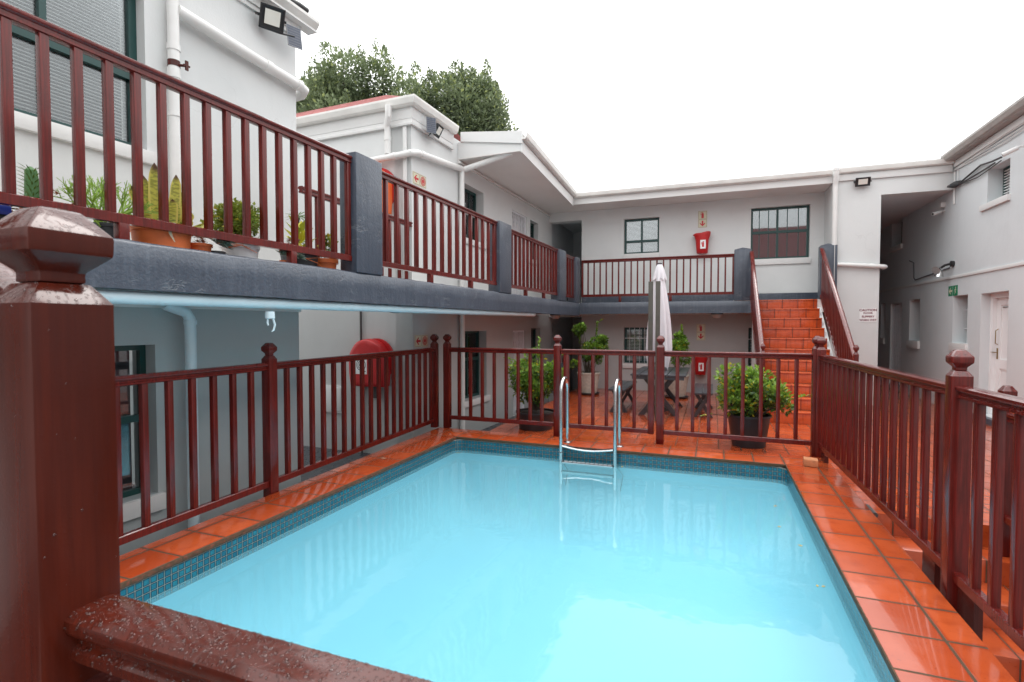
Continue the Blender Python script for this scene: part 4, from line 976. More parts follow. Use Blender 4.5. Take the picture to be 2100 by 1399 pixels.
# ================================================================== BALCONY POTS (left wing frame)
BX, BZ = -3.66, 2.0
def bpot(name, label, y, x=BX, cat='potted plant'):
    return Thing(name, label, cat, (x, y, BZ), 'L')
def rosette(mb, rng, c, r, n=26, tip=.1, tilt=(0, 0)):
    c = Vector(c); rotm = Matrix.Rotation(tilt[0], 3, 'X') @ Matrix.Rotation(tilt[1], 3, 'Y')
    for i in range(n):
        a = i * 2.39996; q = (i + 1) / n; d = Vector((math.cos(a) * q, math.sin(a) * q, 1.05 - q)).normalized(); d = rotm @ d
        mb.leaf(c, d, rotm @ Vector((0, 0, 1)), r * (.35 + .65 * q), r * .5 * (.5 + .5 * q), (rng.uniform(.2, .6) + .4 * (1 - q), 1. if rng.random() < tip else 0, 0, 1), .22)
rng = random.Random(31)
t = bpot('potted_succulent', 'trough of low succulents with a blue rim at the left end of the balcony', 1.50)
t.part('pot', MB().box(BX - .09, 1.18, BZ, BX + .09, 1.70, BZ + .15), M['potblack'], bevel=.01)
t.part('pot_rim', MB().box(BX + .095, 1.30, BZ + .13, BX + .115, 1.555, BZ + .18), M['blue'], bevel=.006)
mb = MB()
for i in range(24): rosette(mb, rng, (BX + rng.uniform(-.06, .09), 1.25 + .44 * rng.random(), BZ + .15 + rng.uniform(0, .05)), .045, 12, .2)
t.part('foliage', mb, M['orangesuc'], recalc=False, smooth=0)
t = bpot('potted_succulent', 'spiky upright green succulent at the left of the balcony row', 1.70)
pot_round(t, BX, 1.72, BZ, .06, .075, .13, 'potblack')
mb = MB().tube([(BX, 1.70, BZ + .1), (BX, 1.70, BZ + .3), (BX, 1.695, BZ + .42), (BX, 1.692, BZ + .44)], [.032, .036, .028, .006], 9).tube([(BX, 1.70, BZ + .15), (BX + .02, 1.745, BZ + .25), (BX + .02, 1.75, BZ + .33)], [.024, .024, .012], 8)
t.part('stem', mb, M['cactus'])
mb = MB()
for i in range(170):
    z = BZ + .12 + .31 * i / 170; a = i * 2.4; mb.leaf((BX + .025 * math.cos(a), 1.70 + .025 * math.sin(a), z), (math.cos(a), math.sin(a), .35), (0, 0, 1), .06, .008, (rng.random() * .4, 0, 0, 1), .1)
t.part('spine', mb, M['jade'], recalc=False, smooth=0)['kind'] = 'stuff'
t = bpot('potted_succulent', 'small orange-leaved succulent beside the spiky one', 1.81)
pot_round(t, BX, 1.84, BZ, .05, .06, .11, 'potblack')
mb = MB()
for i in range(16): rosette(mb, rng, (BX + rng.uniform(-.02, .04), 1.80 + rng.uniform(-.02, .10), BZ + .16 + .2 * rng.random() * (1 if i < 9 else .5)), .035, 10, .1)
t.part('foliage', mb, M['orangesuc'], recalc=False, smooth=0)
# pencil plant
t = bpot('potted_succulent', 'branching pencil-stemmed succulent in a round grey pot', 2.09)
pot_round(t, BX, 2.10, BZ, .07, .088, .185, 'potgrey')
mb = MB()
def twig(p, d, L, r, lev):
    p = Vector(p); d = Vector(d).normalized(); q = p + d * L; mb.tube([p, q], [r, r * .8], 5)
    if lev == 0: return
    for _ in range(3 if lev > 1 else 2):
        e = (d + Vector((rng.gauss(0, .42), rng.gauss(0, .5), rng.gauss(.12, .3)))).normalized()
        twig(q, e, L * rng.uniform(.55, .85), r * .72, lev - 1)
for i in range(9): twig((BX + rng.uniform(-.04, .04), 2.06 + rng.uniform(-.06, .06), BZ + .16), (rng.gauss(0, .3), rng.gauss(0, .55), 1), .11, .0075, 4)
t.part('stem', mb, M['pencil'])
mb = MB().tube([(BX + .05, 2.17, BZ + .27), (BX + .05, 2.23, BZ + .23), (BX + .05, 2.29, BZ + .185)], [.012, .016, .014], 8); t.part('trailing_stem', mb, M['pencil'])
# snake plant
t = bpot('potted_plant', 'yellow-banded snake plant in the big terracotta pot', 2.41)
pot_round(t, BX + .03, 2.405, BZ - .0, .155, .175, .205, 'terracotta', .014)
mb = MB()
def blade(x, y, h, lean, w, tw, age):
    rings = []; n = 14
    for i in range(n + 1):
        u = i / n; wd = 1.35 * w * (.6 + .6 * math.sin(math.pi * min(1, u * .72 + .12))) * (1 if u < .8 else max(.06, 1 - ((u - .8) / .2) ** 2.4))
        c = Vector((x + lean[0] * u ** 1.4, y + lean[1] * u ** 1.4, BZ + .15 + h * u)); a = tw + .5 * u
        r = Vector((math.sin(a) * .5, math.cos(a), 0)); nn = Vector((1, 0, 0))
        rings.append([(c + r * wd * k / 2 + nn * (abs(k) * wd * .13), (k + 1) / 2, u) for k in (-1, -.5, 0, .5, 1)])
    for a, b in zip(rings, rings[1:]):
        for k in range(4):
            q = [mb.p(*v[0], col=(v[1], v[2], age, 1)) for v in (a[k], a[k + 1], b[k + 1], b[k])]; mb.f.append(q)
X = BX + .04
for spec in ((X, 2.37, .47, (.02, -.02), .075, 0, .9), (X - .02, 2.36, .50, (0, .01), .06, .3, .6), (X, 2.31, .30, (.02, -.12), .06, .2, 1), (X, 2.47, .45, (.01, .03), .055, .4, .9), (X + .02, 2.45, .24, (.03, .02), .062, -.3, .1),
             (X + .02, 2.50, .27, (.02, .06), .058, .2, .1), (X + .04, 2.42, .26, (.03, .01), .06, .5, .5), (X, 2.52, .16, (.02, .22), .045, 0, .1), (X - .05, 2.44, .44, (-.02, 0), .05, .6, .7), (X - .04, 2.53, .36, (0, .05), .045, .3, .8), (X - .03, 2.33, .40, (0, -.03), .05, .2, .6), (X + .03, 2.48, .19, (.05, .08), .05, -.2, .2), (X + .04, 2.50, .14, (.05, .04), .05, .3, .0)):
    blade(*spec)
t.part('foliage', mb, M['snake'], recalc=False, smooth=60)
t.part('dry_leaf', MB().face((BX + .222, 2.315, BZ + .21), (BX + .222, 2.33, BZ + .21), (BX + .225, 2.345, BZ + .15), (BX + .226, 2.365, BZ + .10), (BX + .224, 2.36, BZ + .10), (BX + .222, 2.325, BZ + .15)), M['dry'])
# little terracotta pot with pink succulents and rosettes
t = bpot('potted_succulent', 'pink-leaved succulent in a small tilted terracotta pot beside the snake plant', 2.65)
pot_round(t, BX + .05, 2.67, BZ, .055, .075, .14, 'terracotta', .01)
mb = MB()
for i in range(14): rosette(mb, rng, (BX + .03 + rng.uniform(-.04, .05), 2.66 + rng.uniform(-.08, .08), BZ + .15 + .09 * rng.random()), .04, 14, .4)
t.part('foliage', mb, M['pinksuc'], recalc=False, smooth=0)
t = bpot('potted_succulent', 'cluster of blue-grey rosette succulents spilling over the balcony edge', 2.74, BX + .12)
pot_round(t, BX + .06, 2.79, BZ, .05, .06, .10, 'potgrey', .008)
mb = MB()
for i in range(9): rosette(mb, rng, (BX + .14 + rng.uniform(-.03, .05), 2.75 + rng.uniform(-.09, .07), BZ + .12 + .07 * rng.random()), .075, 30, .12, (rng.uniform(-.4, .4), rng.uniform(.1, .8)))
t.part('foliage', mb, M['rosette'], recalc=False, smooth=0)
mb = MB()
for i in range(7):
    a = (BX + .16, 2.80, BZ + .12); e = (BX + .2, 2.86 + .03 * i, BZ + .16 - .012 * i * rng.random()); mb.tube([a, ((a[0] + e[0]) / 2, (a[1] + e[1]) / 2, BZ + .16), e], .0016, 4)
t.part('flower_stalk', mb, M['terracotta'])
# jade bush
t = bpot('potted_succulent', 'round yellow-green jade bush in a white pot', 3.0)
pot_round(t, BX + .04, 3.02, BZ, .11, .135, .175, 'potwhite')
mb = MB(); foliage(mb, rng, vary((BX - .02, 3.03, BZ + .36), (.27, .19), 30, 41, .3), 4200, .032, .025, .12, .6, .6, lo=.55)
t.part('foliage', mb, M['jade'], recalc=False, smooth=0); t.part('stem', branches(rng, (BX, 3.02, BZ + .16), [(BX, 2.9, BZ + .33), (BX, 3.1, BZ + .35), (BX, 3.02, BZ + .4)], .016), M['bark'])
t = bpot('potted_succulent', 'pale rosette succulents in a tiny terracotta pot right of the white pot', 3.38, BX + .1)
pot_round(t, BX + .1, 3.42, BZ, .035, .045, .10, 'terracotta', .008)
mb = MB()
for c in ((.16, 3.33, .14), (.18, 3.5, .13), (.14, 3.42, .17), (.17, 3.31, .17)): rosette(mb, rng, (BX + c[0], c[1], BZ + c[2]), .075, 34, .05, (0, .6))
t.part('foliage', mb, M['rosette'], recalc=False, smooth=0)
t.part('flower_stalk', MB().tube([(BX + .2, 3.55, BZ + .13), (BX + .23, 3.66, BZ + .10), (BX + .235, 3.72, BZ + .06)], .002, 4).tube([(BX + .2, 3.55, BZ + .13), (BX + .22, 3.68, BZ + .15), (BX + .22, 3.74, BZ + .15)], .002, 4), M['terracotta'])
t = bpot('potted_plant', 'broad-leaved yellow-green plant in a black tub near the balcony pillar', 3.68)
pot_round(t, BX + .0, 3.68, BZ, .14, .165, .22, 'potblack')
mb = MB()
for i in range(16):
    a = i * 2.4; mb.leaf((BX + .03 * math.cos(a), 3.68 + .03 * math.sin(a), BZ + .22 + .012 * i), (math.cos(a) * .8, math.sin(a) * .8, .5 + .05 * i), (0, 0, 1), .16, .075, (rng.random(), 0, 0, 1))
t.part('foliage', mb, M['yellowleaf'], recalc=False, smooth=0)
mb = MB()
for i in range(20): rosette(mb, rng, (BX + .08 + rng.uniform(-.06, .05), 3.50 + .1 * rng.random(), BZ + .2 + .12 * rng.random()), .035, 10, .3)
t.part('trailing_foliage', mb, M['pinksuc'], recalc=False, smooth=0)
t = bpot('potted_plant', 'small cream-flowered plant in a low terracotta pot by the balcony pillar', 3.96)
pot_round(t, BX + .02, 3.965, BZ, .10, .118, .175, 'terracotta', .02)
mb = MB(); foliage(mb, rng, vary((BX, 4.03, BZ + .36), (.09, .13), 8, 51, .4), 260, .035, .026, .4); t.part('foliage', mb, M['jade'], recalc=False, smooth=0)
t.part('stem', branches(rng, (BX, 3.97, BZ + .15), [(BX, 4.02, BZ + .36), (BX, 4.04, BZ + .44)], .005), M['bark'])
t = bpot('potted_plant', 'dark spidery aloe standing behind the balcony railing near the pillar', 3.92, BX - .3)
pot_round(t, BX - .3, 3.97, BZ, .06, .075, .14, 'potgrey')
mb = MB()
for zz in (.62, .38):
    for i in range(22):
        a = i * 2.4; mb.leaf((BX - .3, 3.97, BZ + zz), (math.cos(a), math.sin(a), .35 - .04 * i), (0, 0, 1), .14, .016, (.1 + .3 * rng.random(), 0, 0, 1))
t.part('foliage', mb, M['leaf'], recalc=False, smooth=0); t.part('stem', MB().tube([(BX - .3, 3.97, BZ + .1), (BX - .3, 3.97, BZ + .62)], .012, 6), M['bark'])

# ================================================================== FIRE GEAR AND SIGNS
def disc(mb, cx, cy, r, n=24, z=0.0, r0=0.0):
    o = [(cx + r * math.cos(2 * math.pi * k / n), cy + r * math.sin(2 * math.pi * k / n)) for k in range(n)]
    if r0 <= 0: mb.face(*[(x, y, z) for x, y in o]); return mb
    i = [(cx + r0 * math.cos(2 * math.pi * k / n), cy + r0 * math.sin(2 * math.pi * k / n)) for k in range(n)]
    for k in range(n): j = (k + 1) % n; mb.face((*o[k], z), (*o[j], z), (*i[j], z), (*i[k], z))
    return mb
def hose_reel(label, cx, zc, mat, lab2):
    """drum under a fabric cover on the return wall; x and z are those of the drum's centre"""
    t = Thing('hose_reel', label, 'hose reel', (cx, 6.66, zc - .36), 'L')
    pl = plane((cx, 6.655, zc), (1, 0, 0), (0, -1, 0)); R0 = .33
    out = [(R0 * math.cos(R(a)), .04 + R0 * math.sin(R(a))) for a in range(0, 181, 10)] + [(-R0, -.15), (-R0 + .03, -.345), (-.1, -.36), (.12, -.35), (R0 - .02, -.345), (R0, -.15)]
    rg = random.Random(int(zc * 100)); m = MB(pl); rings = []
    for n_, sc in ((.05, .99), (.10, 1.0), (.17, 1.0), (.21, .985), (.225, .93), (.228, .80)):
        rings.append([(x * sc + rg.uniform(-.006, .006), y * sc + rg.uniform(-.006, .006), n_ + (.008 * math.sin(7 * math.atan2(y, x)) if n_ > .08 else 0)) for x, y in out])
    m.loft(rings); t.part('cover', m, M[mat], smooth=55)
    t.part('drum_back', MB(pl).loft([[(R0 * 1.0 * math.cos(R(a)) + .06, .05 + R0 * 1.0 * math.sin(R(a)), n_) for a in range(0, 360, 12)] for n_ in (.012, .047)]), M['red'])
    t.part('bracket', MB(pl).box(.02, -.52, .0, .10, -.30, .10).box(-.06, -.545, .02, .10, -.521, .045), M['darkpipe'])
    lb = t.part('cover_label', MB(pl).box(-.20, -.16, .229, .03, .09, .2335), M['signwhite'])
    k = MB(pl); disc(k, -.075, -.02, .088, 26, .235, .078); disc(k, -.075, -.02, .062, 26, .235, .053); disc(k, -.075, -.02, .036, 20, .235, .028); disc(k, -.075, -.02, .013, 14, .235); k.box(-.075, -.125, .2342, .01, -.113, .2352)
    t.part('hose_symbol', k, M['black'], lb)
    return t
hose_reel('red-covered fire hose reel on the lower wall beneath the balcony', -5.12, .96, 'red', '')
hose_reel('orange-covered fire hose reel up on the balcony, mostly hidden by the charcoal pillar', -5.06, 3.55, 'orange', '')
single('wall_cabinet', MB(plane((0, 6.66, 0), (1, 0, 0), (0, -1, 0))).box(-6.16, .13, .002, -5.74, .57, .03).box(-6.13, .16, .031, -5.77, .54, .038), M['wall'], 'flat pale meter cabinet on the wall left of the lower hose reel', 'cabinet', (-5.95, 6.66, .13), 'L', bevel=.004)
single('wall_pipe', MB().tube([(-5.36, 6.63, 1.78), (-5.36, 6.63, -.47)], .018, 10).tube([(-5.36, 6.63, .55), (-5.36, 6.63, .61)], .026, 10), M['darkpipe'], 'thin dark vertical pipe passing behind the lower hose reel', 'pipe', (-5.36, 6.63, -.47), 'L')

def poly(mb, pts, z): mb.face(*[(x, y, z) for x, y in pts]); return mb
ARROW_L = [(-.5, 0), (-.05, .42), (.2, .42), (-.1, .13), (.5, .13), (.5, -.13), (-.1, -.13), (.2, -.42), (-.05, -.42)]
def sign(label, pl, base, frame, w, h, mat='sign'):
    t = Thing('safety_sign', label, 'sign', base, frame)
    t.part('panel', MB(pl).box(-w / 2, -h / 2, .001, w / 2, h / 2, .005), M[mat]); return t
def frame_line(mb, x0, x1, y0, y1, z, w=.004):
    for a, b, c, d in ((x0, x1, y0, y0 + w), (x0, x1, y1 - w, y1), (x0, x0 + w, y0 + w, y1 - w), (x1 - w, x1, y0 + w, y1 - w)): mb.face((a, c, z), (b, c, z), (b, d, z), (a, d, z))
    return mb
def reel_sign(label, y, z):
    pl = plane((-4.43, y, z), (0, 1, 0), (1, 0, 0)); t = sign(label, pl, (-4.43, y, z), 'L', .37, .185)
    t.part('frame_line', frame_line(frame_line(MB(pl), -.175, -.008, -.083, .083, .0062), .008, .175, -.083, .083, .0062), M['ink'])
    t.part('arrow', poly(MB(pl), [(-.092 + .125 * a, .13 * b) for a, b in ARROW_L], .0066), M['signred'])
    k = MB(pl)
    for r1, r0 in ((.07, .058), (.05, .038), (.03, .0)): disc(k, .092, 0, r1, 28, .0066, r0)
    k2 = t.part('hose_symbol', k, M['signred'])
reel_sign('cream hose reel sign with a red left arrow, on the upper balcony wall', 6.87, 3.75)
reel_sign('cream hose reel sign with red left arrow, low behind the corner posts', 6.90, 1.30)
def ext_sign(label, x, z):
    pl = plane((x, 13.13, z), (1, 0, 0), (0, -1, 0)); t = sign(label, pl, (x, 13.13, z), 'W', .20, .39)
    t.part('frame_line', frame_line(frame_line(MB(pl), -.092, .092, -.187, -.006, .0062), -.092, .092, .006, .187, .0062), M['ink'])
    t.part('arrow', poly(MB(pl), [(.14 * b, -.10 + .13 * a) for a, b in ARROW_L], .0066), M['signred'])
    k = MB(pl); poly(k, [(-.026, .025), (.026, .025), (.026, .125), (.014, .14), (-.014, .14), (-.026, .125)], .0066); poly(k, [(-.012, .142), (.012, .142), (.012, .16), (-.012, .16)], .0066); poly(k, [(-.046, .10), (-.036, .10), (-.03, .15), (-.012, .156), (-.012, .163), (-.04, .158)], .0067)
    t.part('extinguisher_symbol', k, M['signred'])
ext_sign('cream fire extinguisher sign with a down arrow, on the upper rear wall', -.235, 4.015)
ext_sign('cream fire extinguisher sign with a down arrow, on the ground-floor rear wall', -.245, 1.375)
def extinguisher(label, x, z, k=1.0):
    t = Thing('fire_extinguisher', label, 'fire extinguisher', (x, 13.0, z), 'W'); rings = []
    for zz, r, e in ((0, .095, 0), (.01, .115, 0), (.12, .125, .01), (.30, .135, .01), (.40, .15, .0), (.455, .16, .03), (.475, .155, .06)):
        rings.append([(x + r * k * math.cos(a) * (1.05 + .1 * (zz > .3)) + (-.03 if zz > .44 and math.cos(a) < -.5 else 0), 13.0 + .75 * r * k * math.sin(a), z + zz * k + e * math.cos(a) * .5 + .006 * math.sin(5 * a)) for a in [2 * math.pi * i / 26 for i in range(26)]])
    t.part('cover', MB().loft(rings), M['red'], smooth=60)
    pl = plane((x + .02, 13.0 - .106 * k, z + .20 * k), (1, 0, 0), (0, -1, 0))
    lb = t.part('cover_label', MB(pl).box(-.06 * k, -.10 * k, 0, .06 * k, .10 * k, .004), M['signwhite'])
    s = MB(pl); poly(s, [(-.022, -.06), (.022, -.06), (.022, .035), (.01, .05), (-.01, .05), (-.022, .035)], .006); poly(s, [(-.01, .052), (.012, .052), (.03, .068), (-.01, .068)], .006); poly(s, [(-.04, .0), (-.032, 0), (-.026, .058), (-.036, .05)], .006)
    t.part('extinguisher_symbol', s, M['signred'], lb)
    t.part('wall_bracket', MB().box(x - .03, 13.06, z + .1, x + .03, 13.128, z + .3), M['darkpipe'])
extinguisher('red-covered fire extinguisher hanging on the upper rear wall above the railing', -.235, 3.20)
extinguisher('red-covered fire extinguisher hanging low on the ground-floor wall by the table', -.245, .38, .95)
def text_mesh(body, size, pl):
    cu = bpy.data.curves.new('lettering', 'FONT'); cu.body = body; cu.size = size; cu.align_x = 'CENTER'; cu.align_y = 'CENTER'; cu.offset = size * .045; cu.space_character = 1.08
    ob = bpy.data.objects.new('lettering', cu); COL.objects.link(ob)
    dg = bpy.context.evaluated_depsgraph_get(); me = bpy.data.meshes.new_from_object(ob.evaluated_get(dg))
    mb = MB(pl); mb.f = []
    for p in me.polygons: mb.f.append([mb.p(*me.vertices[i].co) for i in p.vertices])
    bpy.data.objects.remove(ob); bpy.data.curves.remove(cu); bpy.data.meshes.remove(me); return mb
pl = plane((2.90, 12.3, 1.74), (1, 0, 0), (0, -1, 0)); t = sign('white warning sign with dark red capitals about the slippery floor', pl, (2.90, 12.3, 1.6), 'W', .285, .27, 'signwhite')
for txt, dz, sz in (('CAUTION', .098, .062), ('FLOOR', .040, .046), ('SLIPPERY', -.030, .050), ('WHEN WET', -.100, .050)):
    t.part('lettering', text_mesh(txt, sz, pl @ Matrix.Translation((0, dz, .0062))), M['ink'], recalc=False, smooth=0)
pl = PL_RIGHT @ Matrix.Translation((-10.66, 1.83, -.187)); rw.part('door_number', text_mesh('3', .11, PL_RIGHT @ Matrix.Translation((-10.39, 1.90, -.186))), M['ink'], dr, recalc=False, smooth=0)
rw.part('door_closer', MB(PL_RIGHT).box(-10.90, 1.83, -.2045, -10.48, 1.842, -.195), M['darkpipe'], dr)
pl = PL_RIGHT @ Matrix.Translation((-12.25, 2.19, .0)); t = sign('green emergency exit sign with a left arrow and running figure', pl, (4.25, 12.25, 2.1), 'W', .40, .19, 'signgreen')
t.part('divider', MB(pl).box(-.004, -.095, .0052, .004, .095, .0058), M['signwhite'])
t.part('arrow', poly(MB(pl), [(-.10 + .15 * a, .15 * b) for a, b in ARROW_L], .0064), M['sign'])
k = MB(pl); disc(k, .115, .058, .018, 14, .0064); poly(k, [(.09, .03), (.125, .04), (.12, -.01), (.095, -.015)], .0064); poly(k, [(.095, -.012), (.118, -.012), (.15, -.045), (.14, -.055), (.11, -.03)], .0066); poly(k, [(.095, -.012), (.11, -.015), (.09, -.075), (.075, -.072)], .0067)
poly(k, [(.12, .035), (.155, .01), (.15, .0), (.12, .02)], .0066); poly(k, [(.095, .03), (.07, .01), (.065, -.02), (.074, -.02), (.08, .003), (.098, .015)], .0066); t.part('running_figure', k, M['sign'])

# ================================================================== LAMPS, CAMERAS
def floodlight(label, frame, pos, aim, size=(.27, .21), panel=None, base_dir=None):
    """square LED floodlight; aim = outward direction of its face"""
    t = Thing('floodlight', label, 'floodlight', pos, frame); P = Vector(pos); d = Vector(aim).normalized(); r = Vector((0, 0, 1)).cross(d).normalized(); u = d.cross(r)
    mt = Matrix(((r.x, u.x, d.x, P.x), (r.y, u.y, d.y, P.y), (r.z, u.z, d.z, P.z), (0, 0, 0, 1))); w, h = size[0] / 2, size[1] / 2
    t.part('housing', MB(mt).loft([[(-w * s, -h * s, z), (w * s, -h * s, z), (w * s, h * s, z), (-w * s, h * s, z)] for s, z in ((.7, -.05), (.96, -.02), (1, .0), (1, .02), (.86, .02), (.84, .012))]), M['black'], bevel=.004)
    t.part('reflector', MB(mt).box(-w * .62, -h * .55, .0205, w * .62, h * .66, .0225), M['lamp'])
    t.part('bracket', MB(mt).box(-w - .02, -.012, -.07, -w - .003, .012, .01).box(w + .003, -.012, -.07, w + .02, .012, .01).box(-w - .02, -.012, -.09, w + .02, .012, -.071), M['black'])
    if panel:
        pp, pd = panel; pd = Vector(pd).normalized(); r2 = Vector((0, 0, 1)).cross(pd).normalized(); u2 = pd.cross(r2); Q = P + Vector(pp)
        m2 = Matrix(((r2.x, u2.x, pd.x, Q.x), (r2.y, u2.y, pd.y, Q.y), (r2.z, u2.z, pd.z, Q.z), (0, 0, 0, 1)))
        s_ = t.part('solar_panel', MB(m2).box(-.075, -.12, -.008, .075, .12, .0), M['solar'])
        g = MB(m2); frame_line(g, -.075, .075, -.12, .12, .001, .006)
        for i in range(1, 8): g.face((-.07, -.12 + .03 * i, .0012), (.07, -.12 + .03 * i, .0012), (.07, -.1175 + .03 * i, .0012), (-.07, -.1175 + .03 * i, .0012))
        t.part('cell_line', g, M['solarline'], s_)
        t.part('panel_arm', MB().tube([tuple(Q), tuple((P + Q) / 2 + Vector((-.04, 0, -.05))), tuple(Vector((-4.42, P.y, P.z - .05)) if frame == 'L' else P)], .009, 8), M['black'])
    return t
floodlight('black solar floodlight with tilted panel under the nearest roof corner', 'L', (-4.27, 3.97, 4.60), (.75, -.42, -.5), (.23, .22), ((.02, .27, -.05), (.9, -.35, .2)))
floodlight('black solar floodlight with panel on the corner of the far left block', 'L', (-4.25, 7.12, 4.55), (.8, .1, -.45), (.20, .18), ((.0, -.19, .02), (.85, -.75, .1)))
floodlight('black floodlight high on the white wall above the passage opening', 'W', (2.74, 12.18, 4.36), (-.05, -.9, -.42), (.25, .17))
t = Thing('spotlight', 'twin silver spotlights on the right-hand wall above the string course', 'spotlight', (4.25, 12.35, 2.64), 'W')
t.part('mount', MB(PL_RIGHT @ Matrix.Translation((-12.25, 2.70, 0))).lathe(0, 0, [(.055, .0), (.055, .05), (.03, .06)], 16).tube([(0, 0, .05), (-.05, -.02, .12), (-.10, -.06, .16)], .022, 8), M['black'])
for a, b_ in (((4.09, 12.42, 2.64), (-.55, -.5, -.3)), ((4.09, 12.38, 2.60), (-.15, .1, -1))):
    P = Vector(a); d = Vector(b_).normalized(); m = MB()
    m.tube([P, P + d * .05, P + d * .13], [.03, .05, .075], 18); t.part('lamp_head', m, M['steel'])
def cam_(label, x, y, z, d):
    t = Thing('security_camera', label, 'camera', (4.25, y, z), 'W'); P = Vector((x, y, z)); d = Vector(d).normalized()
    t.part('housing', MB().tube([P - d * .07, P + d * .09], .032, 14).tube([P + d * .09, P + d * .11], [.034, .034], 14), M['white'])
    t.part('lens', MB().tube([P + d * .1101, P + d * .112], .024, 14), M['black'])
    t.part('bracket', MB().tube([P - d * .05, P - d * .06 + Vector((.03, 0, .02)), (4.25, y - .02, z + .03)], .014, 8).box(4.18, y - .05, z + .10, 4.249, y + .05, z + .19), M['white'])
cam_('small white security camera by the conduit beside the passage opening', 4.14, 12.75, 3.76, (-.8, -.45, -.25)); cam_('white bullet security camera high on the right-hand wall at the edge of view', 4.03, 9.75, 4.07, (-.75, .3, -.35))
t = Thing('wall_lamp', 'black lamp on the right-hand wall with dark cables strung to the shuttered window', 'lamp', (4.25, 12.1, 4.16), 'W')
t.part('housing', MB().loft([[(4.24 - .15 * s, 12.28 - .1 * s, 4.12 + z), (4.24, 12.28, 4.12 + z), (4.24, 12.0, 4.12 + z), (4.24 - .15 * s, 12.04 + .0 * s, 4.12 + z)] for s, z in ((1.0, 0), (1.0, .03), (.6, .07), (.3, .08))]), M['black'])
t.part('cable', MB().tube([(4.20, 12.0, 4.13), (4.22, 11.6, 4.20), (4.22, 11.2, 4.25), (4.17, 10.7, 4.17), (4.17, 10.4, 4.15)], .016, 6).tube([(4.20, 12.0, 4.12), (4.22, 11.5, 4.13), (4.22, 11.0, 4.14), (4.17, 10.6, 4.12)], .014, 6).tube([(4.2, 12.02, 4.12), (4.22, 11.3, 4.07), (4.22, 11.0, 4.09), (4.17, 10.4, 4.10)], .009, 6), M['darkpipe'])
t.part('conduit', MB().tube([(4.225, 12.1, 4.16), (4.225, 12.1, 4.42)], .007, 6), M['pvc'])
def bulkhead(label, frame, x, y, z, mat):
    t = Thing('ceiling_lamp', label, 'lamp', (x, y, z), frame)
    t.part('base', MB().lathe(x, y, [(.13, z - .03), (.13, z)], 28), M['black'])
    t.part('lamp_shade', MB().lathe(x, y, [(.03, z - .115), (.075, z - .105), (.105, z - .075), (.115, z - .0305)], 28), M[mat])
bulkhead('smoky dome lamp under the left balcony, above the hose reel', 'L', -3.66, 5.15, 1.80, 'black')
bulkhead('pale dome lamp under the inner corner of the balcony', 'L', -3.9, 11.9, 1.80, 'frost'); bulkhead('pale dome lamp under the rear balcony near the stairs', 'W', .10, 12.55, 1.81, 'frost')

# ================================================================== ODDS AND ENDS
single('brick_offcut', MB().loft([[(.96 + .13 * s, 6.52 - .05 * s + yy, z) for yy, z in ((-.04, .001), (-.04, .075), (0.01, .095), (.045, .085), (.05, .001))] for s in (0, .33, .66, 1)]), M['clay'], 'small broken clay brick lying on the coping at the far right corner', 'brick', (1.02, 6.5, 0), bevel=.006)
single('rolled_mat', MB().tube([(1.28, 5.33, -.035), (1.295, 5.14, -.045)], .022, 14), M['darkpipe'], 'short dark ribbed hose end poking out beside the right coping', 'hose', (1.29, 5.2, -.04))
single('antenna', MB().tube([(4.0, 12.9, 4.6), (3.99, 12.9, 5.25)], .006, 6), M['pvc'], 'thin pale antenna rod above the inner roof corner', 'antenna', (4, 12.9, 4.6))
rng = random.Random(77)
for i, (x, y, z) in enumerate(((-3.18, 6.3, -.174), (.6, 5.5, -.174), (.66, 4.6, -.174), (.55, 4.95, -.174), (.68, 3.9, -.174), (-1.0, 6.36, -.174))):
    a = rng.uniform(0, 6.28); m = MB()
    for _ in range(2): m.leaf((x + rng.uniform(-.02, .02), y + rng.uniform(-.02, .02), z + .001), (math.cos(a + _), math.sin(a + _), .02), (0, 0, 1), .034, .018, (.5, 0, 0, 1), .05)
    m.hascol = False; single('fallen_leaf', m, M['autumn'], 'tiny yellowed leaf floating on the pool', 'leaf', (x, y, z), group='leaves floating on the pool', smooth=0)
single('fallen_leaf', MB().loft([[(-3.62 + .02 * k + .1 * s, 5.05 + .04 * s + .02 * k, .004 + .006 * math.sin(s * 3)) for k in (0, 1)] for s in (0, .3, .6, 1)], False, False), M['dry'], 'pale dry leaf lying on the left coping tiles', 'leaf', (-3.6, 5.05, 0), smooth=0)

